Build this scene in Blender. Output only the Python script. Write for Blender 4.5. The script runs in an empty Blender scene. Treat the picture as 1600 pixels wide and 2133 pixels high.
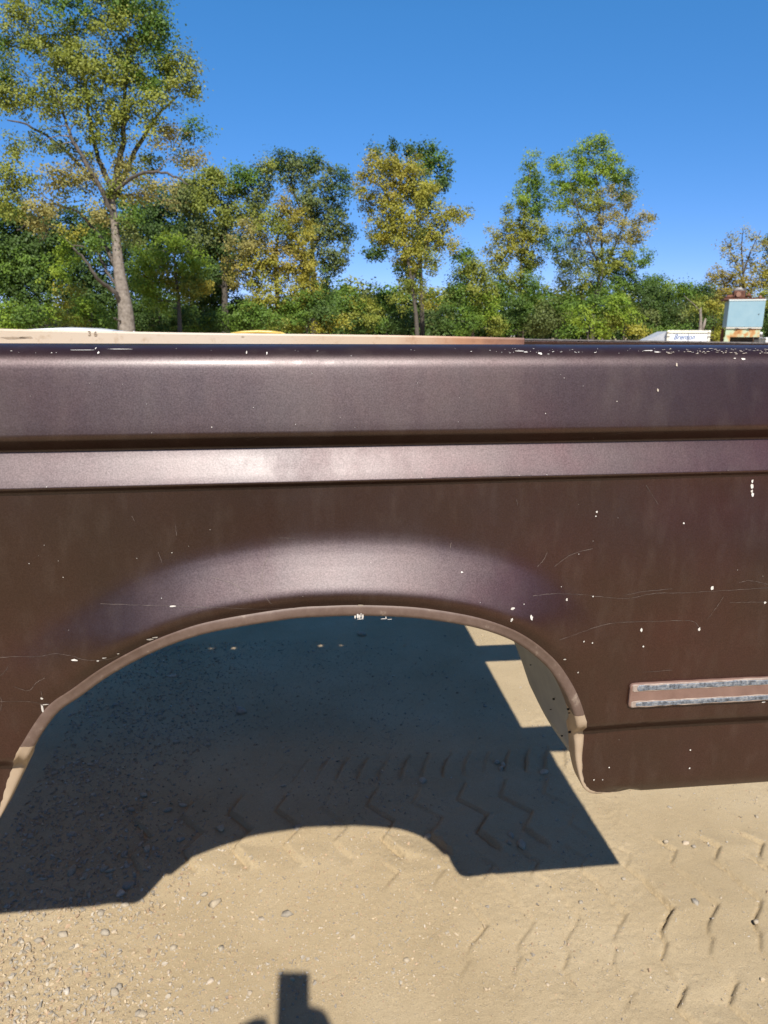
import bpy, bmesh, math, random
import numpy as np
from mathutils import Vector, Matrix
from mathutils.geometry import delaunay_2d_cdt

rng = np.random.default_rng(7)
random.seed(7)
S = bpy.context.scene
COL = S.collection

# ------------------------------------------------------------------ camera
F_PX, W_PX, H_PX = 1475.95, 1600.0, 2133.0
PITCH, ROLL, YAW = math.radians(14.0735), math.radians(0.2515), math.radians(6.397)
CAM_H = 1.5
cp, sp = math.cos(PITCH), math.sin(PITCH)
FW = np.array([math.sin(YAW) * cp, math.cos(YAW) * cp, -sp])
R0 = np.array([math.cos(YAW), -math.sin(YAW), 0.0])
U0 = np.cross(R0, FW)
RT = math.cos(ROLL) * R0 + math.sin(ROLL) * U0
UP = -math.sin(ROLL) * R0 + math.cos(ROLL) * U0
camd = bpy.data.cameras.new('camera')
camd.sensor_fit = 'HORIZONTAL'
camd.sensor_width = 36.0
camd.lens = 36.0 * F_PX / W_PX
camd.clip_start = 0.02
camd.clip_end = 3000
camd.dof.use_dof = True
camd.dof.focus_distance = 1.05
camd.dof.aperture_fstop = 16.0
cam = bpy.data.objects.new('camera', camd)
COL.objects.link(cam)
M3 = Matrix(((RT[0], UP[0], -FW[0]), (RT[1], UP[1], -FW[1]), (RT[2], UP[2], -FW[2])))
cam.matrix_world = Matrix.Translation((0, 0, CAM_H)) @ M3.to_4x4()
S.camera = cam

# ------------------------------------------------------------------ light
SX, SY = -0.01585, 0.91495          # ground shift of a shadow per metre of height
to_sun = Vector((-SX, -SY, 1.0)).normalized()
SUN_EL = math.asin(to_sun.z)
world = bpy.data.worlds.new('World')
S.world = world
world.use_nodes = True
wn = world.node_tree
sky = wn.nodes.new('ShaderNodeTexSky')
sky.sky_type = 'NISHITA'
sky.sun_disc = False
sky.sun_elevation = SUN_EL
sky.sun_rotation = math.atan2(to_sun.x, to_sun.y)
sky.altitude = 1500
sky.air_density = 0.6
sky.dust_density = 0.0
sky.ozone_density = 2.0
bg = wn.nodes['Background']
bg.inputs['Strength'].default_value = 0.16
hs = wn.nodes.new('ShaderNodeHueSaturation')
hs.inputs['Saturation'].default_value = 1.26; hs.inputs['Hue'].default_value = 0.502
wn.links.new(sky.outputs[0], hs.inputs['Color'])
# clear autumn air: the band above the horizon stays blue all the way round
tcw = wn.nodes.new('ShaderNodeTexCoord'); sxw = wn.nodes.new('ShaderNodeSeparateXYZ')
wn.links.new(tcw.outputs['Generated'], sxw.inputs[0])
rw = wn.nodes.new('ShaderNodeValToRGB')
rw.color_ramp.elements[0].position = 0.0; rw.color_ramp.elements[0].color = (0.62, 0.47, 0.57, 1)
rw.color_ramp.elements[1].position = 0.36; rw.color_ramp.elements[1].color = (1, 1.13, 1.03, 1)
wn.links.new(sxw.outputs[2], rw.inputs[0])
mw = wn.nodes.new('ShaderNodeMix'); mw.data_type = 'RGBA'; mw.blend_type = 'MULTIPLY'; mw.inputs[0].default_value = 1
wn.links.new(hs.outputs[0], mw.inputs[6]); wn.links.new(rw.outputs[0], mw.inputs[7])
wn.links.new(mw.outputs[2], bg.inputs[0])
sd = bpy.data.lights.new('sun', 'SUN')
sd.energy = 5.0
sd.angle = math.radians(0.53)
sd.color = (1.0, 0.94, 0.85)
sun = bpy.data.objects.new('sun', sd)
COL.objects.link(sun)
sun.rotation_euler = (-to_sun).to_track_quat('-Z', 'Y').to_euler()
sun.location = (0, -20, 30)
S.view_settings.view_transform = 'Standard'
S.view_settings.look = 'None'
S.view_settings.gamma = 1.0
S.view_settings.use_curve_mapping = False
S.view_settings.exposure = 0.5
S.render.engine = 'CYCLES'
S.cycles.max_bounces = 6

# ------------------------------------------------------------------ helpers
def ray(px, py):
    return FW + ((px - 800) / F_PX) * RT - ((py - 1066.5) / F_PX) * UP
def at(px, py, Y):                  # a sight line followed to a distance Y
    d = ray(px, py); p = d * (Y / d[1]); p[2] += CAM_H
    return p
def on_ground(px, py, z=0.0):
    d = ray(px, py); p = d * ((z - CAM_H) / d[2]); p[2] = z
    return p

def link(o, parent=None):
    COL.objects.link(o)
    if parent is not None:
        o.parent = parent
    return o
def thing(name, label, cat, loc=(0, 0, 0), group=None, rz=0.0):
    o = bpy.data.objects.new(name, None)
    o.empty_display_size = 0.1
    o.location = loc; o.rotation_euler = (0, 0, rz)
    o['label'] = label; o['category'] = cat
    if group: o['group'] = group
    COL.objects.link(o)
    return o
def np_mesh(name, V, F, smooth=False, mat=None, col=None):
    V = np.ascontiguousarray(V, dtype=np.float32); F = np.ascontiguousarray(F, dtype=np.int32)
    me = bpy.data.meshes.new(name)
    n, k = F.shape
    me.vertices.add(len(V)); me.vertices.foreach_set('co', V.ravel())
    me.loops.add(n * k); me.loops.foreach_set('vertex_index', F.ravel())
    me.polygons.add(n)
    me.polygons.foreach_set('loop_start', np.arange(0, n * k, k, dtype=np.int32))
    me.polygons.foreach_set('loop_total', np.full(n, k, dtype=np.int32))
    me.polygons.foreach_set('use_smooth', np.full(n, bool(smooth)))
    if col is not None:
        a = me.color_attributes.new('Col', 'FLOAT_COLOR', 'POINT')
        c = np.ones((len(V), 4), np.float32); c[:, :3] = col
        a.data.foreach_set('color', c.ravel())
    me.update(calc_edges=True)
    if mat: me.materials.append(mat)
    return me
def mesh_obj(name, me, parent=None, loc=None):
    o = bpy.data.objects.new(name, me)
    link(o, parent)
    if loc is not None: o.location = loc
    return o
class MB:                            # collects shapes into one mesh
    def __init__(s): s.v = []; s.f = []
    def add(s, v, f):
        b = len(s.v); s.v += [tuple(p) for p in v]; s.f += [tuple(i + b for i in q) for q in f]
    def box(s, x0, x1, y0, y1, z0, z1):
        s.add([(x0,y0,z0),(x1,y0,z0),(x1,y1,z0),(x0,y1,z0),(x0,y0,z1),(x1,y0,z1),(x1,y1,z1),(x0,y1,z1)],
              [(3,2,1,0),(4,5,6,7),(0,1,5,4),(1,2,6,5),(2,3,7,6),(3,0,4,7)])
    def tube(s, pts, rad, n=8, caps=True):
        pts = [Vector(p) for p in pts]
        if not hasattr(rad, '__len__'): rad = [rad] * len(pts)
        b = len(s.v); ref = Vector((0.31, 0.77, 0.55)).normalized()
        for i, p in enumerate(pts):
            t = (pts[min(i+1, len(pts)-1)] - pts[max(i-1, 0)]).normalized()
            a = t.cross(ref)
            if a.length < 1e-3: a = t.cross(Vector((1, 0, 0)))
            a.normalize(); c = t.cross(a)
            for k in range(n):
                th = 2 * math.pi * k / n
                s.v.append(tuple(p + (a * math.cos(th) + c * math.sin(th)) * rad[i]))
        for i in range(len(pts) - 1):
            for k in range(n):
                k2 = (k + 1) % n
                s.f.append((b+i*n+k, b+i*n+k2, b+(i+1)*n+k2, b+(i+1)*n+k))
        if caps:
            s.f.append(tuple(b + k for k in range(n))[::-1])
            e = b + (len(pts) - 1) * n
            s.f.append(tuple(e + k for k in range(n)))
    def build(s, name, mat, parent=None, smooth=False, bevel=0.0, loc=None):
        me = bpy.data.meshes.new(name); me.from_pydata(s.v, [], s.f); me.update()
        bm = bmesh.new(); bm.from_mesh(me)
        bmesh.ops.recalc_face_normals(bm, faces=bm.faces)
        if bevel > 0:
            bmesh.ops.bevel(bm, geom=list(bm.edges), offset=bevel, segments=2, affect='EDGES', profile=0.5)
        bm.to_mesh(me); bm.free()
        if smooth:
            for p in me.polygons: p.use_smooth = True
        me.materials.append(mat)
        return mesh_obj(name, me, parent, loc)

# --- node helper
def new_mat(name):
    m = bpy.data.materials.new(name); m.use_nodes = True
    nt = m.node_tree; b = nt.nodes['Principled BSDF']
    return m, nt, b
def N(nt, t, **kw):
    n = nt.nodes.new(t)
    for k, v in kw.items():
        if k in n.inputs: n.inputs[k].default_value = v
        else: setattr(n, k, v)
    return n
def ramp(nt, src, stops):
    r = nt.nodes.new('ShaderNodeValToRGB')
    e = r.color_ramp.elements
    while len(e) < len(stops): e.new(0.5)
    for el, (p, c) in zip(e, stops):
        el.position = p; el.color = (*c, 1) if len(c) == 3 else c
    nt.links.new(src, r.inputs[0])
    return r
def noise(nt, vec, scale, detail=4, rough=0.55):
    n = nt.nodes.new('ShaderNodeTexNoise')
    n.inputs['Scale'].default_value = scale; n.inputs['Detail'].default_value = detail
    n.inputs['Roughness'].default_value = rough
    nt.links.new(vec, n.inputs['Vector'])
    return n
def bump(nt, b, h, strength, dist):
    n = nt.nodes.new('ShaderNodeBump'); n.inputs['Strength'].default_value = strength
    n.inputs['Distance'].default_value = dist
    nt.links.new(h, n.inputs['Height']); nt.links.new(n.outputs[0], b.inputs['Normal'])
    return n
def mixc(nt, fac, a, b):
    m = nt.nodes.new('ShaderNodeMix'); m.data_type = 'RGBA'
    for sock, v in ((m.inputs[0], fac), (m.inputs[6], a), (m.inputs[7], b)):
        if hasattr(v, 'is_linked'): nt.links.new(v, sock)
        else: sock.default_value = v if not isinstance(v, tuple) else (*v, 1)
    return m.outputs[2]
def gpos(nt):
    return nt.nodes.new('ShaderNodeNewGeometry').outputs['Position']
def ocoord(nt):
    return nt.nodes.new('ShaderNodeTexCoord').outputs['Object']

def m_simple(name, c1, c2, scale=20, rough=0.6, metal=0.0, bmp=0.0, bd=0.002):
    m, nt, b = new_mat(name)
    n = noise(nt, ocoord(nt), scale, 6, 0.6)
    r = ramp(nt, n.outputs[0], [(0.3, c1), (0.7, c2)])
    nt.links.new(r.outputs[0], b.inputs['Base Color'])
    b.inputs['Roughness'].default_value = rough; b.inputs['Metallic'].default_value = metal
    if bmp: bump(nt, b, n.outputs[0], bmp, bd)
    return m

# brown metallic body paint, faded and slightly orange-peeled
def m_paint():
    m, nt, b = new_mat('brown_paint')
    p = gpos(nt)
    big = noise(nt, p, 2.6, 6, 0.62)
    fine = noise(nt, p, 520.0, 2, 0.7)
    c = ramp(nt, big.outputs[0], [(0.3, (0.017, 0.0078, 0.0040)), (0.5, (0.021, 0.0084, 0.0042)), (0.7, (0.026, 0.0086, 0.0052))])
    # chalky bloom and water streaks, stretched down the sheet
    mv = nt.nodes.new('ShaderNodeMapping'); mv.inputs['Scale'].default_value = (1.0, 1.0, 0.35); nt.links.new(p, mv.inputs[0])
    cl = noise(nt, mv.outputs[0], 4.5, 9, 0.72)
    cl2 = noise(nt, mv.outputs[0], 38.0, 5, 0.65)
    dust = ramp(nt, cl2.outputs[0], [(0.50, (0, 0, 0)), (0.78, (0.09,)*3)])
    nt.links.new(mixc(nt, dust.outputs[0], c.outputs[0], (0.16, 0.125, 0.10)), b.inputs['Base Color'])
    b.inputs['Roughness'].default_value = 0.6
    b.inputs['Specular IOR Level'].default_value = 0.0
    b.inputs['Coat Weight'].default_value = 0.76
    cr = ramp(nt, cl.outputs[0], [(0.32, (0.24,)*3), (0.50, (0.36,)*3), (0.68, (0.56,)*3)])
    nt.links.new(cr.outputs[0], b.inputs['Coat Roughness'])
    pe = noise(nt, p, 300.0, 3, 0.6)
    bn = bump(nt, b, pe.outputs[0], 0.045, 0.001)
    nt.links.new(bn.outputs[0], b.inputs['Coat Normal'])
    # metal flake under the lacquer
    fl = nt.nodes.new('ShaderNodeBsdfAnisotropic'); fl.distribution = 'BECKMANN'
    fl.inputs['Roughness'].default_value = 0.48
    fc = ramp(nt, big.outputs[0], [(0.3, (0.034, 0.0285, 0.0310)), (0.5, (0.040, 0.0290, 0.0305)), (0.7, (0.050, 0.0280, 0.0300))])
    fg = ramp(nt, fine.outputs[0], [(0.36, (0.68,)*3), (0.66, (1.35,)*3)])
    mu = nt.nodes.new('ShaderNodeMix'); mu.data_type = 'RGBA'; mu.blend_type = 'MULTIPLY'; mu.inputs[0].default_value = 1.0
    nt.links.new(fc.outputs[0], mu.inputs[6]); nt.links.new(fg.outputs[0], mu.inputs[7])
    nt.links.new(mu.outputs[2], fl.inputs['Color']); nt.links.new(bn.outputs[0], fl.inputs['Normal'])
    ad = nt.nodes.new('ShaderNodeAddShader'); nt.links.new(b.outputs[0], ad.inputs[0]); nt.links.new(fl.outputs[0], ad.inputs[1])
    nt.links.new(ad.outputs[0], nt.nodes['Material Output'].inputs[0])
    return m
PAINT = m_paint()

def m_lip():
    m, nt, b = new_mat('lip_paint')
    p = gpos(nt)
    sep = nt.nodes.new('ShaderNodeSeparateXYZ'); nt.links.new(p, sep.inputs[0])
    n1 = noise(nt, p, 55, 6, 0.7); n2 = noise(nt, p, 14, 4, 0.6)
    brown = ramp(nt, n1.outputs[0], [(0.35, (0.105, 0.066, 0.050)), (0.60, (0.135, 0.09, 0.07)), (0.74, (0.28, 0.22, 0.17))])
    cream = ramp(nt, n2.outputs[0], [(0.3, (0.30, 0.215, 0.14)), (0.7, (0.39, 0.30, 0.21))])
    # masked edge: primer shows below 0.945 m
    lt = N(nt, 'ShaderNodeMath', operation='LESS_THAN'); nt.links.new(sep.outputs[2], lt.inputs[0]); lt.inputs[1].default_value = 0.948
    nt.links.new(mixc(nt, lt.outputs[0], brown.outputs[0], cream.outputs[0]), b.inputs['Base Color'])
    b.inputs['Roughness'].default_value = 0.55
    bump(nt, b, n1.outputs[0], 0.25, 0.001)
    return m
LIP = m_lip()
CHIP = m_simple('bare_filler', (0.42, 0.37, 0.32), (0.66, 0.63, 0.58), 160, 0.7)
CHIP_TAN = m_simple('tan_primer_chip', (0.38, 0.31, 0.24), (0.5, 0.43, 0.35), 300, 0.7)
SCRATCH = m_simple('scratch', (0.045, 0.028, 0.022), (0.17, 0.13, 0.11), 26, 0.6)
GREYPLATE = m_simple('grey_primer_sheet', (0.21, 0.225, 0.235), (0.28, 0.295, 0.30), 14, 0.6, 0.0, 0.05)
HOLE = m_simple('dark_hole', (0.01, 0.01, 0.01), (0.02, 0.02, 0.02), 20, 0.9)
DARKSTEEL = m_simple('dark_steel', (0.05, 0.045, 0.04), (0.09, 0.075, 0.065), 20, 0.6, 0.3)
TIMBER = m_simple('timber', (0.18, 0.12, 0.07), (0.28, 0.2, 0.12), 15, 0.8)
STRIP = m_simple('strip_brown', (0.165, 0.095, 0.072), (0.215, 0.13, 0.10), 40, 0.6, 0.0, 0.15, 0.001)
def m_tape():
    m, nt, b = new_mat('adhesive_residue')
    p = gpos(nt); n = noise(nt, p, 190, 5, 0.7); n2 = noise(nt, p, 22, 3, 0.5)
    c = ramp(nt, n.outputs[0], [(0.38, (0.07, 0.075, 0.085)), (0.52, (0.17, 0.19, 0.22)), (0.72, (0.34, 0.33, 0.31))])
    nt.links.new(c.outputs[0], b.inputs['Base Color']); b.inputs['Roughness'].default_value = 0.6
    b.inputs['Metallic'].default_value = 0.16
    bump(nt, b, n.outputs[0], 0.6, 0.002)
    return m
TAPE = m_tape()
EDGE = m_simple('pale_edge_residue', (0.20, 0.145, 0.115), (0.36, 0.29, 0.24), 90, 0.75)

# ------------------------------------------------------------------ ground
def vnoise(x, y, freq, seed):
    r = np.random.default_rng(seed); n = 256
    g = r.random((n, n)).astype(np.float32)
    X = x * freq + 1000.37; Y = y * freq + 1000.11
    xi = np.floor(X).astype(int); yi = np.floor(Y).astype(int)
    fx = X - xi; fy = Y - yi
    fx = fx*fx*(3-2*fx); fy = fy*fy*(3-2*fy)
    a = g[xi % n, yi % n]; b_ = g[(xi+1) % n, yi % n]; c = g[xi % n, (yi+1) % n]; d = g[(xi+1) % n, (yi+1) % n]
    return (a*(1-fx)+b_*fx)*(1-fy)+(c*(1-fx)+d*fx)*fy - 0.5
def sstep(a, b, t):
    t = np.clip((t - a) / (b - a), 0, 1); return t*t*(3-2*t)
def tread(x, y, ys, xs, period, depth, groove, seed, xr, slope=0.0):
    """sawtooth blocks left by a lugged tyre; the chevron runs through (xs, ys)"""
    yy = y - slope * (x - 0.5)
    wob = vnoise(x, y, 9, seed) * 0.010 + vnoise(x, y, 40, seed+1) * 0.004
    z = np.interp(yy, ys, xs)
    u = (x - z + wob) / period
    k = np.floor(u)
    ph = u - k
    amp = 0.55 + 0.9 * np.random.default_rng(seed).random(400)[(k.astype(int) + 200) % 400]
    amp = amp * (0.6 + 1.3 * np.clip(vnoise(x, y, 6, seed+5) + 0.35, 0, 1))
    saw = depth * (0.55 - ph) * sstep(0, 0.06, ph)
    g = -groove * np.exp(-((ph - 0.03) * period / 0.0055) ** 2)
    m = sstep(ys[0] - 0.03, ys[0] + 0.02, yy) * (1 - sstep(ys[-1] - 0.02, ys[-1] + 0.03, yy))
    amp = amp * (0.35 + 0.65 * sstep(xr[0], xr[0] + .45, x)) if xr[0] == .30 else amp
    m = m * sstep(xr[0] - 0.2, xr[0] + 0.2, x) * (1 - sstep(xr[1] - 0.2, xr[1] + 0.2, x))
    return (saw + g) * m * amp
def ground_h(x, y):
    h = 0.012 * vnoise(x, y, 1.3, 1) + 0.003 * vnoise(x, y, 4, 2)
    rough = sstep(-0.12, 0.2, vnoise(x, y, 2.1, 3))
    left = 1 - sstep(-0.5, 0.3, x)
    h = h + (0.0007 * vnoise(x, y, 22, 4) + 0.0007 * vnoise(x, y, 55, 5) + 0.0022 * vnoise(x, y, 150, 6)) * (0.35 + 0.8 * rough + 0.3 * left)
    # tyre tread printed across the sunlit dirt in front
    h = h + tread(x, y, [1.30, 1.350, 1.398, 1.415, 1.434, 1.499, 1.564, 1.61, 1.66], [0.468, 0.462, 0.496, 0.494, 0.503, 0.566, 0.542, 0.534, 0.51], 0.128, 0.0075, 0.011, 21, (0.30, 2.6))
    # fainter treads
    h = h + tread(x, y, [1.10, 1.16, 1.22, 1.27], [0.30, 0.33, 0.30, 0.35], 0.128, 0.007, 0.009, 31, (0.75, 2.5))
    h = h + tread(x, y, [1.78, 1.86, 1.93, 2.02, 2.10], [0.10, 0.05, 0.10, 0.02, 0.06], 0.150, 0.016, 0.014, 41, (-0.75, 0.9))
    h = h + tread(x, y, [2.16, 2.22, 2.28], [0.0, 0.02, 0.05], 0.075, 0.016, 0.011, 51, (-0.1, 1.6))
    h = h + tread(x, y, [1.66, 1.71, 1.76], [0.05, 0.09, 0.05], 0.14, 0.006, 0.008, 61, (0.2, 2.0))
    fade = (1 - sstep(3.4, 6.0, y)) * sstep(-2.0, -0.5, y)
    return h * fade
def axis(segs):
    out = []
    for a, b, st in segs:
        out.append(np.arange(a, b, st))
    return np.concatenate(out + [np.array([segs[-1][1]])])
gx = axis([(-900, -200, 100), (-200, -40, 20), (-40, -4, 4), (-4, -1.3, 0.10), (-1.3, 1.7, 0.006), (1.7, 4, 0.10), (4, 40, 4), (40, 200, 20), (200, 900, 100)])
gy = axis([(-900, -200, 100), (-200, -20, 20), (-20, -2, 2), (-2, 1.12, 0.10), (1.12, 2.3, 0.0050), (2.3, 3.6, 0.009), (3.6, 6, 0.15), (6, 40, 4), (40, 200, 20), (200, 900, 100)])
GX, GY = np.meshgrid(gx, gy)
GZ = ground_h(GX, GY)
nx, ny = len(gx), len(gy)
idx = np.arange(nx * ny).reshape(ny, nx)
GF = np.stack([idx[:-1, :-1], idx[:-1, 1:], idx[1:, 1:], idx[1:, :-1]], -1).reshape(-1, 4)
def m_ground():
    m, nt, b = new_mat('packed_dirt')
    p = gpos(nt)
    n1 = noise(nt, p, 2.2, 6, 0.62); n2 = noise(nt, p, 26, 6, 0.7); n3 = noise(nt, p, 240, 6, 0.8)
    c = ramp(nt, n1.outputs[0], [(0.32, (0.365, 0.282, 0.168)), (0.52, (0.415, 0.325, 0.200)), (0.70, (0.45, 0.36, 0.23))])
    g = ramp(nt, n3.outputs[0], [(0.30, (0.58, 0.57, 0.57)), (0.5, (1, 1, 1)), (0.70, (1.22, 1.20, 1.17))])
    mul = nt.nodes.new('ShaderNodeMix'); mul.data_type = 'RGBA'; mul.blend_type = 'MULTIPLY'
    # gritty patches where the fines have washed off
    pt = ramp(nt, n2.outputs[0], [(0.42, (0.40,)*3), (0.62, (1.0,)*3)])
    nt.links.new(pt.outputs[0], mul.inputs[0])
    nt.links.new(c.outputs[0], mul.inputs[6]); nt.links.new(g.outputs[0], mul.inputs[7])
    vo = nt.nodes.new('ShaderNodeTexVoronoi'); vo.inputs['Scale'].default_value = 150
    nt.links.new(p, vo.inputs['Vector'])
    spk = ramp(nt, vo.outputs['Distance'], [(0.14, (1,)*3), (0.24, (0,)*3)])
    selr = N(nt, 'ShaderNodeMath', operation='GREATER_THAN'); 
    sc = nt.nodes.new('ShaderNodeSeparateColor'); nt.links.new(vo.outputs['Color'], sc.inputs[0])
    nt.links.new(sc.outputs[0], selr.inputs[0]); selr.inputs[1].default_value = 0.72
    mm = N(nt, 'ShaderNodeMath', operation='MULTIPLY'); nt.links.new(spk.outputs[0], mm.inputs[0]); nt.links.new(selr.outputs[0], mm.inputs[1])
    m2 = N(nt, 'ShaderNodeMath', operation='MULTIPLY'); nt.links.new(mm.outputs[0], m2.inputs[0]); nt.links.new(pt.outputs[0], m2.inputs[1])
    grit = mixc(nt, sc.outputs[1], (0.30, 0.29, 0.27), (0.58, 0.50, 0.40))
    nt.links.new(mixc(nt, m2.outputs[0], mul.outputs[2], grit), b.inputs['Base Color'])
    b.inputs['Roughness'].default_value = 0.95
    b.inputs['Specular IOR Level'].default_value = 0.16
    add = N(nt, 'ShaderNodeMath', operation='ADD'); nt.links.new(n3.outputs[0], add.inputs[0]); nt.links.new(m2.outputs[0], add.inputs[1])
    bump(nt, b, add.outputs[0], 0.7, 0.004)
    return m
ground = mesh_obj('ground', np_mesh('ground', np.stack([GX, GY, GZ], -1).reshape(-1, 3), GF, True, m_ground()))
ground['kind'] = 'structure'; ground['label'] = 'packed tan dirt yard with gravel and tyre tread prints'

# stones: hulls of a few points, shared by all copies
def hull(npt, seed, fl):
    r = np.random.default_rng(seed)
    q = r.normal(size=(npt, 3)); q /= np.linalg.norm(q, axis=1)[:, None]
    q *= (0.85 + 0.3 * r.random((npt, 1))); q *= np.array([1.0, 0.78, fl])
    bm = bmesh.new()
    for v in q: bm.verts.new(v)
    bmesh.ops.convex_hull(bm, input=list(bm.verts))
    bmesh.ops.delete(bm, geom=[v for v in bm.verts if not v.link_faces], context='VERTS')
    bmesh.ops.triangulate(bm, faces=list(bm.faces))
    bmesh.ops.recalc_face_normals(bm, faces=list(bm.faces))
    return bm
def m_stone():
    m, nt, b = new_mat('river_stone')
    oi = nt.nodes.new('ShaderNodeObjectInfo')
    c = ramp(nt, oi.outputs['Random'], [(0.0, (0.30, 0.26, 0.205)), (0.3, (0.38, 0.325, 0.245)), (0.55, (0.44, 0.36, 0.25)), (0.75, (0.35, 0.31, 0.25)), (0.9, (0.50, 0.40, 0.28)), (1.0, (0.54, 0.48, 0.40))])
    n = noise(nt, ocoord(nt), 3.5, 6, 0.7)
    g = ramp(nt, n.outputs[0], [(0.3, (0.72,)*3), (0.7, (1.15,)*3)])
    mul = nt.nodes.new('ShaderNodeMix'); mul.data_type = 'RGBA'; mul.blend_type = 'MULTIPLY'; mul.inputs[0].default_value = 1
    nt.links.new(c.outputs[0], mul.inputs[6]); nt.links.new(g.outputs[0], mul.inputs[7])
    nt.links.new(mul.outputs[2], b.inputs['Base Color']); b.inputs['Roughness'].default_value = 0.8
    bump(nt, b, n.outputs[0], 0.3, 0.05)
    return m
STONE = m_stone()
stone_meshes = []
for k in range(10):
    bm = hull(26, 100 + k, 0.5 + 0.25 * random.random())
    me = bpy.data.meshes.new('stone'); bm.to_mesh(me); bm.free()
    for p in me.polygons: p.use_smooth = True
    me.materials.append(STONE); stone_meshes.append(me)
def put_stone(x, y, r):
    o = bpy.data.objects.new('stone', random.choice(stone_meshes))
    link(o, ground)
    z = float(ground_h(np.array([x]), np.array([y]))[0])
    o.location = (x, y, z + r * random.uniform(0.0, 0.3))
    o.scale = (r, r * random.uniform(0.75, 1.0), r * random.uniform(0.7, 1.1))
    o.rotation_euler = (random.uniform(-.3, .3), random.uniform(-.3, .3), random.uniform(0, 6.28))
named = [(620,1722,14),(460,1732,12),(375,1752,10),(150,1815,12),(178,1823,10),(168,1692,10),(268,1845,13),(218,1812,9),(228,1816,8),(252,1862,10),(1087,1762,12),(880,1627,11),(753,1323,12),(1135,1608,12),
         (447,1887,15),(220,1945,9),(237,1940,6),(600,1905,13),(133,1948,11),(80,1960,8),(150,1738,10),(275,1688,9),(350,1690,9),(1065,1740,9),(890,1738,10),(1043,1600,9),(1048,1592,8),(1035,1588,8),(1060,1758,6),(362,1975,8),(440,2043,9),(425,1865,7),(210,1903,9),(185,1865,8),
         (300,1660,9),(160,1590,8),(240,1470,8),(360,1412,8),(115,1610,8),(590,1640,6),(500,1485,14),(1428,1758,9),(1446,1766,6),(1388,1757,6),(1450,1880,9),(1210,1880,6),(1575,1923,7),(1393,1682,6),(1577,1703,5),(150,1975,6),(62,1740,8),(40,1728,8)]
for px, py, r in named:
    g = on_ground(px, py); d = np.linalg.norm(g - np.array([0, 0, CAM_H]))
    put_stone(g[0], g[1], r * d / F_PX * 0.95)
cnt = 0
while cnt < 245:
    u = random.random()
    if u < 0.6:      # gravelly strip in the shade on the left
        px, py = random.gauss(210, 110), random.uniform(1390, 1900)
    elif u < 0.8:
        px, py = random.gauss(280, 170), random.uniform(1880, 2120)
    else:
        px, py = random.uniform(0, 1600), random.uniform(1320, 2130)
    if px < -20 or px > 1620: continue
    g = on_ground(px, py); d = np.linalg.norm(g - np.array([0, 0, CAM_H]))
    put_stone(g[0], g[1], min(0.017, max(0.0042, random.lognormvariate(math.log(0.0064), 0.38)))); cnt += 1

# gravel: everything finer, one mass
def gravel():
    protos = []
    for k in range(8):
        bm = hull(9, 300 + k, 0.7)
        bm.verts.ensure_lookup_table()
        protos.append((np.array([v.co for v in bm.verts]), np.array([[v.index for v in f.verts] for f in bm.faces])))
        bm.free()
    n = 30000
    px = rng.uniform(-0.95, 1.5, n * 3); py = 1.15 + (rng.random(n * 3) ** 1.5) * 2.2
    dens = sstep(-0.1, 0.22, vnoise(px, py, 2.6, 71)) * 0.8 + sstep(0.0, 0.3, vnoise(px, py, 8, 72)) * 0.35 + 0.10
    dens += 0.45 * (1 - sstep(-0.55, -0.1, px)) + 0.25 * np.exp(-((px + 0.15) / 0.3) ** 2) * (py < 1.7)
    dens *= 1 - 0.65 * sstep(0.2, 0.5, px)
    keep = rng.random(n * 3) < dens
    px, py = px[keep][:n], py[keep][:n]
    pz = ground_h(px, py)
    rr = np.clip(np.exp(rng.normal(math.log(0.0019), 0.50, len(px))) * (1 + .95 * (1 - sstep(-.75, -.1, px))), 0.0008, 0.0080)
    pal = np.array([(0.30, 0.29, 0.27), (0.40, 0.31, 0.21), (0.52, 0.42, 0.29), (0.24, 0.245, 0.25), (0.50, 0.47, 0.42), (0.40, 0.25, 0.16), (0.34, 0.31, 0.26)])
    Vs, Fs, Cs = [], [], []; base = 0
    pick = rng.integers(0, 8, len(px))
    for k, (pv, pf) in enumerate(protos):
        i = np.where(pick == k)[0]; m = len(i)
        th = rng.uniform(0, 6.28, m); c, s = np.cos(th), np.sin(th)
        v = pv[None] * rr[i][:, None, None] * rng.uniform(0.7, 1.25, (m, 1, 3))
        x = v[..., 0] * c[:, None] - v[..., 1] * s[:, None]; y = v[..., 0] * s[:, None] + v[..., 1] * c[:, None]
        P = np.stack([x + px[i][:, None], y + py[i][:, None], v[..., 2] + (pz[i] + rr[i] * 0.25)[:, None]], -1)
        f = pf[None] + (np.arange(m) * len(pv))[:, None, None] + base
        cc = (pal[rng.integers(0, len(pal), m)] * .52 + np.array([.40, .315, .20]) * .48) * rng.uniform(0.75, 1.08, (m, 1))
        Vs.append(P.reshape(-1, 3)); Fs.append(f.reshape(-1, 3)); Cs.append(np.repeat(cc, len(pv), 0)); base += m * len(pv)
    m, nt, b = new_mat('gravel')
    a = nt.nodes.new('ShaderNodeAttribute'); a.attribute_name = 'Col'
    nt.links.new(a.outputs['Color'], b.inputs['Base Color']); b.inputs['Roughness'].default_value = 0.85
    o = mesh_obj('gravel', np_mesh('gravel', np.concatenate(Vs), np.concatenate(Fs), False, m, np.concatenate(Cs)), None)
    o['kind'] = 'stuff'; o['label'] = 'fine grey and tan gravel scattered over the dirt'; o['category'] = 'gravel'
gravel()

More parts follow.
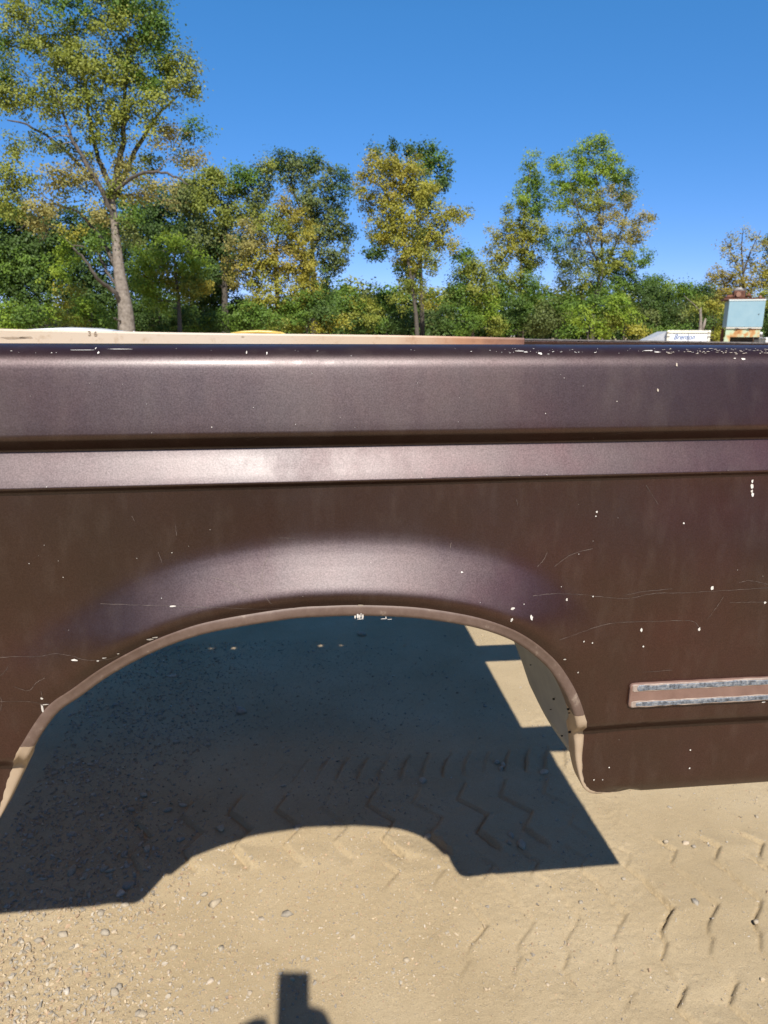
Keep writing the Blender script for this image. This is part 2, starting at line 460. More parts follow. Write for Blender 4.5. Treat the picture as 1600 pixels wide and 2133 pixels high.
# ------------------------------------------------------------------ the pickup bed
D = 0.9081
X0, X1 = -1.75, 0.90
bed = thing('pickup_bed', 'brown metallic pickup truck bed with open wheel arch and faded chipped paint', 'truck bed', (0, D, 0))
BO = Vector((0, D, 0))
def bed_obj(name, me, parent=bed):
    o = mesh_obj(name, me, parent)
    o.location = -BO if parent is bed else (0, 0, 0)
    return o
# side profile: (set-back from the outer plane, height, corner rounding)
CTRL = [(0.112,1.425,0),(0.112,1.4868,.006),(0.045,1.4858,.020),(0.020,1.4715,.014),(0.000,1.3745,.006),(0.020,1.3575,.004),(-0.001,1.3125,.003),
        (0.008,1.3065,.003),(0.006,1.20,.04),(0.010,1.05,.04),(0.014,.926,.008),(0.043,.900,.006),(0.034,.805,.015),(0.046,.781,.008),(0.062,.777,0)]
prof = []
for i, (o_, z_, r_) in enumerate(CTRL):
    p = np.array([o_, z_])
    if r_ == 0: prof.append(p); continue
    a = np.array(CTRL[i-1][:2]) - p; b_ = np.array(CTRL[i+1][:2]) - p
    la, lb = np.linalg.norm(a), np.linalg.norm(b_)
    A = p + a / la * min(r_, la * .48); B = p + b_ / lb * min(r_, lb * .48)
    for t in np.linspace(0, 1, 8): prof.append((1-t)**2 * A + 2*t*(1-t) * p + t*t * B)
prof = np.array(prof)
ps = np.concatenate([[0], np.cumsum(np.linalg.norm(np.diff(prof, axis=0), axis=1))])
S_MAX = ps[-1]
low = prof[:, 1] < 1.34
zs_, ss_ = prof[low][:, 1][::-1], ps[low][::-1]
def s_of_z(z): return np.interp(z, zs_, ss_)
arch_pts = [(-.545,.772),(-.508,.774),(-.484,.782),(-.465,.800),(-.445,.829),(-.411,.893),(-.379,.950),(-.345,.997),(-.312,1.021),(-.267,1.055),(-.216,1.085),(-.172,1.104),(-.122,1.118),(-.028,1.131),(.022,1.1325),(.067,1.132),(.132,1.127),(.184,1.118),(.231,1.106),(.272,1.089),(.300,1.071),(.322,1.052),(.345,1.028),(.364,1.001),(.378,.976),(.391,.945),(.402,.905),(.408,.880),(.411,.850),(.420,.815),(.433,.795),(.455,.782),(.50,.775)]
def catmull(P, n):
    P = np.array(P, float); Q = np.vstack([2*P[0]-P[1], P, 2*P[-1]-P[-2]]); out = []
    for i in range(len(P) - 1):
        p0, p1, p2, p3 = Q[i:i+4]
        for t in np.linspace(0, 1, n, endpoint=False):
            out.append(0.5*((2*p1)+(-p0+p2)*t+(2*p0-5*p1+4*p2-p3)*t*t+(-p0+3*p1-3*p2+p3)*t**3))
    out.append(P[-1]); return np.array(out)
_a = catmull(arch_pts, 12)
for _ in range(6): _a[1:-1] = 0.5 * _a[1:-1] + 0.25 * (_a[:-2] + _a[2:])
al = np.concatenate([[0], np.cumsum(np.linalg.norm(np.diff(_a, axis=0), axis=1))])
NA = 230
ARCH = np.stack([np.interp(np.linspace(0, al[-1], NA), al, _a[:, k]) for k in (0, 1)], -1)
tang = np.gradient(ARCH, axis=0); tang /= np.linalg.norm(tang, axis=1)[:, None]
ANRM = np.stack([-tang[:, 1], tang[:, 0]], -1)      # out of the opening, into the sheet
LIPW = 0.004 + 0.0115 * sstep(0.80, 0.90, ARCH[:, 1])
def dist_arch(x, z):
    x = np.asarray(x, float).ravel(); z = np.asarray(z, float).ravel(); out = np.empty(len(x))
    for i in range(0, len(x), 4000):
        dx = x[i:i+4000, None] - ARCH[None, :, 0]; dz = z[i:i+4000, None] - ARCH[None, :, 1]
        out[i:i+4000] = np.sqrt((dx*dx + dz*dz).min(1))
    return out
FD = [0, .014, .018, .022, .026, .031, .037, .050, .068, .084, .097, .110, .125, .2]
FV = [.0255, .0258, .0275, .0305, .0325, .0328, .0308, .0240, .0150, .0076, .0028, .0006, .0, 0]
_fd = np.linspace(0, .2, 400); _fv = np.interp(_fd, FD, FV)
for _ in range(110): _fv[1:-1] = 0.5*_fv[1:-1] + 0.25*(_fv[:-2] + _fv[2:])
def fl_fade(z): return .24 * sstep(.85, 1.0, z) + .76 * sstep(1.0, 1.125, z)
def surf(x, s):
    x = np.asarray(x, float); s = np.asarray(s, float)
    o = np.interp(s, ps, prof[:, 0]); z = np.interp(s, ps, prof[:, 1])
    fl = np.interp(dist_arch(x, z), _fd, _fv) * fl_fade(z)
    o = o + 0.034 * np.clip(x, -1, 1) * sstep(1.12, 1.32, z)
    wav = 0.0028 * vnoise(x, z, 3.1, 91) + 0.0007 * vnoise(x, z, 9.0, 92)
    wav = wav * sstep(0.0, 0.1, ps[-1] - s)
    return np.stack([x, D + o - fl + wav, z + 0 * x], -1)
def surf_n(x, s, e=4e-4):
    a = surf(x + e, s) - surf(x - e, s); b_ = surf(x, np.clip(s + e, 0, S_MAX)) - surf(x, np.clip(s - e, 0, S_MAX))
    n = np.cross(a, -b_); n /= np.linalg.norm(n, axis=1)[:, None]
    flip = np.where((n[:, 1] > 0) & (n[:, 2] < 0.3) & (s > 0.08), -1, 1)
    return n * flip[:, None]
def side_panel():
    edge = ARCH + ANRM * LIPW[:, None]
    es = s_of_z(np.clip(edge[:, 1], 0.777, 2)); es = np.clip(es, 0, S_MAX)
    ins = edge[:, 1] > 0.7785
    i0, i1 = np.where(ins)[0][[0, -1]]
    bx, bs = edge[i0:i1+1, 0], es[i0:i1+1].copy()
    bs[0] = S_MAX; bs[-1] = S_MAX
    step = 0.02
    loop = []
    for x in np.arange(X0, bx[0] - 0.006, step): loop.append((x, S_MAX))
    loop += list(zip(bx, bs))
    for x in np.arange(bx[-1] + 0.008, X1, step): loop.append((x, S_MAX))
    rows = [0.0]
    for a, b_ in zip(ps[:-1], ps[1:]):
        n = max(1, int(math.ceil((b_ - a) / 0.012)))
        for t in range(1, n + 1):
            v = a + (b_ - a) * t / n
            if v - rows[-1] > 0.0007: rows.append(v)
    rows[-1] = S_MAX
    for s in rows[::-1]: loop.append((X1, s))
    for x in np.arange(X1 - step, X0, -step): loop.append((x, 0.0))
    for s in rows[:-1]: loop.append((X0, s))
    nb = len(loop)
    xs = np.arange(X0 + 0.012, X1, 0.012)
    gxx, gss = np.meshgrid(xs, np.array(rows[1:-1])); gxx, gss = gxx.ravel(), gss.ravel()
    gz = np.interp(gss, ps, prof[:, 1])
    d = dist_arch(gxx, gz)
    # drop points inside the opening or too near its edge
    inside = np.zeros(len(gxx), bool)
    zin = gz < 1.2
    poly = ARCH
    cnt = np.zeros(zin.sum(), int); qx, qz = gxx[zin], gz[zin]
    P2 = np.vstack([poly, poly[:1]])
    for (xa, za), (xb, zb) in zip(P2[:-1], P2[1:]):
        c = ((za > qz) != (zb > qz)); 
        if c.any():
            xi = (xb - xa) * (qz - za) / (zb - za + 1e-12) + xa
            cnt += (c & (qx < xi)).astype(int)
    inside[zin] = cnt % 2 == 1
    w = np.interp(gxx, ARCH[:, 0], LIPW) if False else 0.024
    ok = (~inside) & (d > w) & ~((d < .133) & (gz > .915)) & ~((gz < 0.79) & (gxx > -.56) & (gxx < .5) & (d < .03))
    # keep the sparse grid coarse where nothing bends
    near = (d < .2)
    colid = np.tile(np.arange(len(xs)), len(rows) - 2)
    
    pts = loop + list(zip(gxx[ok], gss[ok]))
    for kk, dd in enumerate(list(np.arange(.003, .034, .0034)) + list(np.arange(.038, .114, .0055))):
        q = (ARCH + ANRM * (LIPW + dd)[:, None])[i0+14:i1-14]
        q = q[(q[:, 1] > 0.915)]
        pts += list(zip(q[:, 0], s_of_z(q[:, 1])))
    co = [Vector((float(a), float(b_))) for a, b_ in pts]
    r = delaunay_2d_cdt(co, [], [list(range(nb))], 1, 1e-6)
    v = np.array([(p.x, p.y) for p in r[0]]); f = np.array([t for t in r[2] if len(t) == 3])
    P = surf(v[:, 0], v[:, 1])
    # face orientation: outward
    a, b_, c = P[f[:, 0]], P[f[:, 1]], P[f[:, 2]]
    nn = surf_n(v[:, 0], v[:, 1])
    fn = np.cross(b_ - a, c - a); flip = (fn * nn[f[:, 0]]).sum(1) < 0
    f[flip] = f[flip][:, ::-1]
    me = np_mesh('side_panel', P, f, True, PAINT)
    me.normals_split_custom_set_from_vertices([tuple(n) for n in nn])
    return me
bed_obj('side_panel', side_panel())

# rolled lip of the wheel arch and its return flange
def arch_lip():
    E = ARCH + ANRM * LIPW[:, None]
    so = s_of_z(np.clip(E[:, 1], .777, 2)); ya = surf(E[:, 0], so)[:, 1]
    si = s_of_z(np.clip(ARCH[:, 1], .777, 2)); o = np.interp(si, ps, prof[:, 0])
    fade = fl_fade(ARCH[:, 1])
    yi = D + o - .0265 * fade
    def row(off, y): return np.stack([ARCH[:, 0] + ANRM[:, 0]*off, y, ARCH[:, 1] + ANRM[:, 1]*off], -1)
    jag = (0.0016 * np.random.default_rng(5).random(NA)) * (1 - sstep(.93, .95, ARCH[:, 1]))
    ret = 0.030 + 0.012 * sstep(0.05, 0.35, ARCH[:, 0]) * sstep(.88, 1.0, ARCH[:, 1])
    R = [row(LIPW + 0.0015 + jag, ya + .0012), row(LIPW - .0005 + jag, ya - .0012), row(LIPW * .8, yi - .0022), row(LIPW * .35, yi - .003), row(LIPW * .10, yi - .0018), row(0 * LIPW, yi + .001), row(0.001 + 0 * LIPW, yi + ret)]
    V = np.concatenate(R); F = []
    for k in range(len(R) - 1):
        for i in range(2, NA - 3):
            F.append((k*NA+i, k*NA+i+1, (k+1)*NA+i+1, (k+1)*NA+i))
    me = np_mesh('arch_lip', V, np.array(F), True, LIP)
    return me
lip = bed_obj('arch_lip', arch_lip()); lip['label'] = 'rolled arch lip, scuffed brown above and bare cream primer at its feet'

# inner wheelhouse sheet behind the right shoulder of the arch
def wheelhouse():
    i = np.where((ARCH[:, 0] > 0.12) & (ARCH[:, 1] > 0.838))[0]; i = i[::2]
    cur = ARCH[i] + ANRM[i] * 0.004
    n = 14; V = []; F = []
    for (x, z) in cur:
        yin = np.interp(z, [.838, .846, .898, .96, 1.2], [1.12, 1.18, 1.272, 1.30, 1.30])
        yst = D + float(np.interp(float(s_of_z(max(z, .778))), ps, prof[:, 0])) - .0265 * float(fl_fade(z)) + .027
        for k in range(n):
            t = k / (n - 1)
            y = yst + (yin - yst) * t
            V.append((x - 0.006 * math.sin(t * 3.1), y, z + .004 * math.sin(t * 3.1)))
    m = len(cur)
    for a in range(m - 1):
        for k in range(n - 1): F.append((a*n+k, (a+1)*n+k, (a+1)*n+k+1, a*n+k+1))
    me = np_mesh('wheelhouse', np.array(V), np.array(F), True, GREYPLATE)
    o = bed_obj('wheelhouse', me); o['label'] = 'bare grey inner wheelhouse sheet with small drill holes'
    md = o.modifiers.new('solid', 'SOLIDIFY'); md.thickness = 0.0016; md.offset = 1
    for px, py, r in ((1156,1456,3.4),(1190,1477,3.2),(1191,1485,1.6),(1187,1525,3.8),(1170,1533,2.4),(1147,1478,1.5),(1108,1385,1.4)):
        d = ray(px, py); X = .405
        p = d * (X / d[0]) ; p[2] += CAM_H
        xw = np.interp(p[2], ARCH[i][::-1, 1], cur[::-1, 0])
        p = d * ((xw - .006) / d[0]); p[2] += CAM_H
        xw = np.interp(p[2], cur[::-1, 1], cur[::-1, 0])
        rr = r * 0.75 / F_PX
        mb = MB(); mb.tube([(xw - .0075, p[1], p[2]), (xw - .0045, p[1], p[2])], rr, 10)
        h = mb.build('drill_hole', HOLE, o); h.location = (0, 0, 0)
wheelhouse()

# paint chips and scratches lying on the sheet
def px_to_panel(px, py, Y0=0.905):
    p = at(px, py, Y0)
    for _ in range(5):
        zc = p[2]
        if zc > 1.34: s = np.interp(-zc, -prof[:, 1][18:], ps[18:]) if zc < 1.47 else ps[24]
        else: s = float(s_of_z(zc))
        y = float(surf(np.array([p[0]]), np.array([s]))[0, 1]); p = at(px, py, y)
    return p[0], s
UPz = prof[:, 1]; k_top = int(np.argmax(UPz)); 
def s_any(z):
    if z < 1.34: return float(s_of_z(z))
    return float(np.interp(-z, -UPz[k_top+6:k_top+60], ps[k_top+6:k_top+60]))
def px_to_panel(px, py):
    p = at(px, py, 0.905)
    for _ in range(6):
        s = s_any(p[2]); y = float(surf(np.array([p[0]]), np.array([s]))[0, 1]); p = at(px, py, y)
    return float(p[0]), s
def chip_mesh(name, items, mat, lift=0.0007):
    V = []; F = []; r = random.Random(3)
    for (x, s, rx, rs) in items:
        n = 9; a0 = r.random() * 6.28; b = len(V)
        jit = [r.uniform(.62, 1.25) for _ in range(n)]
        xs = np.array([x] + [x + rx * jit[k] * math.cos(a0 + 6.283*k/n) for k in range(n)])
        sv = np.clip(np.array([s] + [s + rs * jit[k] * math.sin(a0 + 6.283*k/n) for k in range(n)]), 0.001, S_MAX)
        P = surf(xs, sv) + surf_n(xs, sv) * lift
        V += list(P); F += [(b, b+1+k, b+1+(k+1) % n) for k in range(n)]
    o = bed_obj(name, np_mesh(name, np.array(V), np.array(F), False, mat)); o['kind'] = 'stuff'
    return o
PXM = 0.93 / F_PX
chips = [(1567,1002,2.5,5),(1566,1013,4,5.5),(1566,1023,3,3.5),(1567,1030,4,4.5),(1483,1225,4,5),(1068,1268,4.5,2.2),(1066,1291,3,4),(1107,1287,4,5.5),(1180,1249,2.4,3.5),(1456,1310,3,5),(1593,1255,3,3),(962,1192,3,1.8),
         (156,1375,6.5,2.6),(204,1376,3,2),(217,1370,5,1.6),(312,1331,7,2.8),(324,1327,6,2.4),(360,1263,7.5,1.8),(246,1361,2,2),(87,1454,3,3),(88,1474,2.2,10),(95,1467,7,1.3),(1237,1624,1.8,1.8),(1255,1624,1.5,1.5),(1269,1598,2,2),(1438,1562,2.2,2.2),(1436,1600,2.5,2),(1243,1066,2.5,2.5),(1241,1075,1.5,1.5),(1424,1090,2,2),
         (1350,731,13,2.6),(1370,734,7,2.2),(1125,737,5,3.5),(1083,732,11,1.8),(1095,734,5,1.6),(1548,748,4.5,3),(1530,747,3,1.5),(1240,735,3,1.5),(250,728,22,1.2),(172,730,22,1.0),(514,735,1.3,5),(556,736,1.3,5),(200,726,1.2,5),(205,735,2,4),(1336,1312,2.5,5),(1590,1462,5,2),(1235,1242,1.8,1.8),(1340,1346,2.4,2.4),(1216,1336,2,2),(1234,1339,2,2),(1177,1373,3.4,2),(1204,1400,2,2)]
items = []
for px, py, rx, ry in chips:
    x, s = px_to_panel(px, py); items.append((x, s, rx * PXM, ry * PXM))
r_ = random.Random(11)
for _ in range(70):       # worn crest of the rail, worst towards the right
    px = r_.choice([r_.uniform(0, 1600), r_.gauss(1300, 110), r_.gauss(1090, 50)]); py = r_.gauss(732, 3.2)
    x, s = px_to_panel(px, min(742, max(727, py))); items.append((x, s, (.5 + 2.2 * r_.random() ** 2.5) * PXM, r_.uniform(.4, 1.0) * PXM))
for _ in range(80):       # stone nicks
    px = r_.uniform(0, 1600); py = r_.choice([r_.uniform(1040, 1640), r_.uniform(760, 1000)])
    x, s = px_to_panel(px, py); z = np.interp(s, ps, prof[:, 1])
    if dist_arch([x], [z])[0] < .03 or (abs(x) < .4 and z < 1.0): continue
    k = (.45 + .8 * r_.random() ** 3) * PXM; items.append((x, s, k, k))
chip_mesh('paint_chips', items, CHIP)
tan_items = []
for px, py, rx, ry in [(733,1263,5,2.4),(751,1261,7,3.5),(766,1265,6.5,3),(795,1267,4,2),(810,1267.5,5,2),(824,1268,3,2.4),(700,1268,8,1.5),(1370,813,2.5,3.5),(1409,760,2,4.5)]:
    x, s = px_to_panel(px, py); tan_items.append((x, s, rx * PXM, ry * PXM))
for _ in range(60):
    px = r_.uniform(1380, 1600); x, s = px_to_panel(px, r_.uniform(727, 738)); tan_items.append((x, s, r_.uniform(1, 5) * PXM, r_.uniform(.5, 1.2) * PXM))
chip_mesh('primer_chips', tan_items, CHIP_TAN, .0009)
def lip_marks():
    mb = MB(); r = random.Random(8)
    for px, py, w, h in ((740,1285,2,4.5),(745,1283,2.6,6),(748.5,1284,1.8,5.5),(752,1282,1.3,6.5),(756,1284,2.4,5.5),(804,1287,1.2,4),(800,1289,8,1.0),(750,1289.5,8,1.0),(812,1290,6,.8)):
        p = at(px, py, .8835); rx, rz = w * .9 / F_PX, h * .9 / F_PX
        mb.add([(p[0] + rx * math.cos(6.283*k/8) * r.uniform(.7, 1.1), p[1], p[2] + rz * math.sin(6.283*k/8) * r.uniform(.7, 1.1)) for k in range(8)], [tuple(range(8))])
    o = mb.build('lip_scuffs', CHIP, lip); o['kind'] = 'stuff'
lip_marks()
def scratches():
    L = [[(210,1258),(280,1260),(360,1263),(470,1266),(560,1268),(640,1264)],[(0,1369),(80,1367),(115,1361),(150,1366),(180,1374),(232,1371),(250,1362)],[(563,1150),(548,1185),(546,1215),(552,1240),(566,1258)],[(440,1202),(480,1214),(528,1240)],
         [(1110,1241),(1150,1237),(1215,1239),(1265,1244),(1310,1246),(1360,1236),(1430,1234),(1520,1229),(1600,1224)],[(1540,1213),(1562,1209),(1600,1217)],[(1300,1240),(1340,1232),(1400,1226)],[(1165,1333),(1230,1310),(1290,1296),(1370,1294),(1430,1292),(1448,1297),(1455,1306)],[(0,1461),(60,1461),(92,1466)],
         [(1506,1243),(1490,1268),(1472,1291)],[(1520,1255),(1560,1254),(1600,1254)],[(1120,1180),(1132,1166),(1140,1150)],[(1155,1180),(1190,1155),(1235,1142)],[(0,1408),(14,1395),(17,1388)],[(0,1448),(4,1462),(2,1480)],[(30,1430),(60,1438),(76,1422),(94,1412)],[(366,1092),(368,1116)],[(275,1075),(280,1085)],[(330,1150),(338,1172)],[(580,1120),(615,1122)],[(940,1130),(938,1142)],
         [(1320,900),(1200,910),(1100,912)],[(510,915),(540,910)],[(900,965),(1000,975),(1110,977)],[(1055,712+205),(1010,916)],[(86,1380+60),(88,1452)],[(1340,1400),(1400,1395)],[(1076,1040),(1078,1052)],[(1345,1010),(1370,1050)],[(640,890),(628,885)],[(1518,955),(1520,965)]]
    V = []; F = []; r = random.Random(4)
    for pl in L:
        Q = [px_to_panel(*p) for p in pl]
        q = catmull(Q, 8) if len(Q) > 2 else np.array([np.array(Q[0]) + (np.array(Q[1]) - np.array(Q[0])) * t for t in np.linspace(0, 1, 8)])
        q = q + np.array([[r.uniform(-.0004, .0004), r.uniform(-.0004, .0004)] for _ in q])
        t = np.gradient(q, axis=0); t /= np.linalg.norm(t, axis=1)[:, None] + 1e-9
        w = np.array([r.uniform(.08, .38) for _ in q]) * .001
        A = q + np.stack([-t[:, 1], t[:, 0]], -1) * w[:, None]; B = q - np.stack([-t[:, 1], t[:, 0]], -1) * w[:, None]
        b = len(V); n = len(q)
        for E in (A, B):
            V += list(surf(E[:, 0], E[:, 1]) + surf_n(E[:, 0], E[:, 1]) * .0006)
        F += [(b+i, b+i+1, b+n+i+1, b+n+i) for i in range(n - 1)]
    o = bed_obj('scratches', np_mesh('scratches', np.array(V), np.array(F), False, SCRATCH)); o['kind'] = 'stuff'
scratches()

# raised moulding seat with two bands of old adhesive
def trim():
    xa, xb = .474, .90
    zc, hh = .9755, .0195
    s = s_of_z(zc); y0 = float(surf(np.array([.6]), np.array([s]))[0, 1])
    def slab(x0, x1, z0, z1, yb, yf, r, seed, rag=0.0):
        rr = random.Random(seed); out = []
        n = 40
        top = [(x0 + r + (x1 - x0 - r) * k / n, z1 + rr.uniform(-rag, rag)) for k in range(n + 1)]
        bot = [(x0 + r + (x1 - x0 - r) * k / n, z0 + rr.uniform(-rag, rag)) for k in range(n, -1, -1)]
        end = [(x0 + r - r * math.sin(math.pi/2 * k / 4), z0 + r - r * math.cos(math.pi/2 * k / 4)) for k in range(1, 5)] + [(x0 + r - r * math.cos(math.pi/2 * k / 4), z1 - r + r * math.sin(math.pi/2 * k / 4)) for k in range(0, 4)]
        loop = top + bot + end
        mb = MB(); m = len(loop); e = .0012
        cx, cz = (x0 + x1) / 2, (z0 + z1) / 2
        def inset(p, d): return (p[0] + (d if p[0] < x0 + r else 0), p[1] + (d if p[1] < cz else -d))
        v = [(p[0], yb, p[1]) for p in loop] + [(p[0], yf + e, p[1]) for p in loop] + [(inset(p, e)[0], yf, inset(p, e)[1]) for p in loop]
        f = [(i, (i+1) % m, m + (i+1) % m, m + i) for i in range(m)] + [(m+i, m+(i+1) % m, 2*m+(i+1) % m, 2*m+i) for i in range(m)] + [tuple(range(2*m, 3*m))]
        mb.add(v, f); return mb
    st = slab(xa, xb, zc - hh, zc + hh, y0 + .004, y0 - .006, .006, 1, .0003).build('trim_strip', STRIP, bed); st.location = -BO
    for z0, z1, sd_ in ((zc + .0075, zc + .0185, 2), (zc - .0185, zc - .0085, 3)):
        e = slab(xa + .003, xb, z0 - .0006, z1 + .0006, y0 - .005, y0 - .0068, .003, sd_ + 5, .0006).build('residue_edge', EDGE, st); e.location = (0, 0, 0)
        t = slab(xa + .010, xb, z0 + .001, z1 - .001, y0 - .006, y0 - .0076, .003, sd_, .0007).build('adhesive_strip', TAPE, st); t.location = (0, 0, 0)
trim()

# floor, stringers, far side, inner wall
def m_floor():
    return m_simple('bed_floor_primer', (0.40, 0.28, 0.19), (0.48, 0.36, 0.26), 6, 0.7)
def floor():
    z0, z1 = 1.168, 1.175
    holes = [(-.483, 3.29), (-.373, 3.279), (.052, 3.264), (.154, 3.253)]
    hx = [(gx_ - SX * z1, gy_ - SY * z1) for gx_, gy_ in holes]
    ya, yb, xa, xb = D + .05, 2.47, X0 + .02, .842
    yh = np.mean([h[1] for h in hx])
    mb = MB(); R = .0115; hw = .02
    mb.box(xa, xb, ya, yh - hw, z0, z1); mb.box(xa, xb, yh + hw, yb, z0, z1)
    xs = [xa]
    for h in hx: xs += [h[0] - hw, h[0] + hw]
    xs.append(xb)
    for k in range(0, len(xs), 2): mb.box(xs[k], xs[k+1], yh - hw, yh + hw, z0, z1)
    for h in hx:
        n = 24; ring = []; sq = []
        for k in range(n):
            th = 2*math.pi*(k + .5)/n; c, s = math.cos(th), math.sin(th)
            q = hw / max(abs(c), abs(s)); sq.append((h[0] + c*q, yh + s*q)); ring.append((h[0] + c*R, h[1] + s*R))
        v = [(a, b_, z1) for a, b_ in sq] + [(a, b_, z1) for a, b_ in ring] + [(a, b_, z0) for a, b_ in sq] + [(a, b_, z0) for a, b_ in ring]
        f = []
        for k in range(n):
            j = (k+1) % n
            f += [(k, j, n+j, n+k), (2*n+k, 3*n+k, 3*n+j, 2*n+j), (n+k, n+j, 3*n+j, 3*n+k)]
        mb.add(v, f)
    o = mb.build('bed_floor', m_floor(), bed); o.location = -BO
    for y0 in (2.282, 3.037):
        m2 = MB(); yb_ = y0 - SY * 1.14
        m2.box(-1.7, 2.5, yb_ + .002, yb_ + .125, 1.10, 1.166)
        o = m2.build('stringer', DARKSTEEL, bed, bevel=.004); o.location = -BO
    for x in (-1.6, 2.35):
        for y in (1.30, 2.08):
            m3 = MB(); m3.box(x - .05, x + .05, y - .05, y + .05, -.02, 1.099)
            o = m3.build('prop_post', TIMBER, bed, bevel=.004); o.location = -BO
    # inner wall of the near side
    m4 = MB(); m4.box(X0 + .01, .84, D + .108, D + .111, 1.176, 1.43)
    o = m4.build('inner_wall', m_floor(), bed); o.location = -BO
floor()
def m_far():
    m, nt, b = new_mat('far_side_primer')
    p = gpos(nt); sep = nt.nodes.new('ShaderNodeSeparateXYZ'); nt.links.new(p, sep.inputs[0])
    n = noise(nt, p, 5, 6, 0.65); n2 = noise(nt, p, 30, 5, 0.7)
    add = N(nt, 'ShaderNodeMath', operation='MULTIPLY_ADD'); nt.links.new(n.outputs[0], add.inputs[0]); add.inputs[1].default_value = 0.5; nt.links.new(sep.outputs[0], add.inputs[2])
    mp = N(nt, 'ShaderNodeMapRange'); nt.links.new(add.outputs[0], mp.inputs[0]); mp.inputs[1].default_value = -1.4; mp.inputs[2].default_value = 1.2
    c = ramp(nt, mp.outputs[0], [(0.10, (0.42, 0.255, 0.15)), (0.24, (0.47, 0.385, 0.29)), (0.55, (0.47, 0.40, 0.32)), (0.72, (0.44, 0.33, 0.23)), (0.86, (0.33, 0.17, 0.095)), (0.93, (0.14, 0.065, 0.045))])
    st = ramp(nt, n2.outputs[0], [(0.28, (0.75, 0.68, 0.6)), (0.45, (1, 1, 1))])
    mul = nt.nodes.new('ShaderNodeMix'); mul.data_type = 'RGBA'; mul.blend_type = 'MULTIPLY'; mul.inputs[0].default_value = 1
    nt.links.new(c.outputs[0], mul.inputs[6]); nt.links.new(st.outputs[0], mul.inputs[7])
    nt.links.new(mul.outputs[2], b.inputs['Base Color']); b.inputs['Roughness'].default_value = 0.5
    return m
RUSTMARK = m_simple('rust_mark', (0.22, 0.17, 0.12), (0.32, 0.25, 0.18), 80, 0.9)
def text_mesh(txt, size, shear=0.0, ext=0.0006):
    cu = bpy.data.curves.new('txt', 'FONT'); cu.body = txt; cu.size = size; cu.shear = shear; cu.extrude = ext; cu.resolution_u = 3; cu.offset = size * .018
    o = bpy.data.objects.new('txt', cu); COL.objects.link(o)
    dg = bpy.context.evaluated_depsgraph_get(); me = bpy.data.meshes.new_from_object(o.evaluated_get(dg))
    bpy.data.objects.remove(o); return me
def far_side():
    YF = 2.50
    xl, xr = -1.75, at(1093, 700, YF)[0]
    pts = []
    for k in range(60):
        x = xl + (xr - xl) * k / 59
        px = 800 + (x - at(800, 700, YF)[0]) / (at(900, 700, YF)[0] - at(800, 700, YF)[0]) * 100
        py = np.interp(px, [-400, 0, 60, 400, 800, 1093], [680, 683.5, 685, 692, 698.5, 704.5])
        zt = at(px, py, YF)[2]
        pts.append((x, zt + .0015 * math.sin(x * 3)))
    V = []; F = []
    sec = [(0, -.33), (0, -.006), (.004, 0), (.075, .0), (.085, -.008), (.085, -.72)]
    n = len(sec)
    for x, zt in pts:
        for dy, dz in sec: V.append((x, YF + dy, zt + dz))
    for i in range(59):
        for k in range(n - 1): F.append((i*n+k, (i+1)*n+k, (i+1)*n+k+1, i*n+k+1))
    FARM = m_far()
    o = bed_obj('far_side', np_mesh('far_side', np.array(V), np.array(F), False, FARM)); o['label'] = 'far bed side, its inner face in rust-stained cream primer'
    md = o.modifiers.new('solid', 'SOLIDIFY'); md.thickness = 0.0015
    mb = MB()
    for k in range(0, 0): pass
    # stamped marks 3 6
    for ch, px, py in (('3', 187, 694.5), ('6', 199.5, 695.5)):
        me = text_mesh(ch, .023); me.materials.append(RUSTMARK)
        p = at(px - 4, py + 4.5, YF - .0012)
        m = bed_obj('rust_number', me, o); m.rotation_euler = (math.pi/2, 0, 0); m.location = tuple(p)
    for px, py, rx, ry in ((506,701.5,3,1.5),(30,704,26,2.2),(55,703,14,2.0)):
        p = at(px, py, YF - .0008); mb = MB(); n2 = 12; rr = random.Random(px)
        mb.add([(p[0] + rx*.0017*math.cos(6.283*k/n2)*rr.uniform(.7,1.2), p[1], p[2] + ry*.0017*math.sin(6.283*k/n2)*rr.uniform(.6,1.2)) for k in range(n2)], [tuple(range(n2))])
        m = mb.build('rust_spot', RUSTMARK, o)
    # front end of the floor against the far side
far_side()

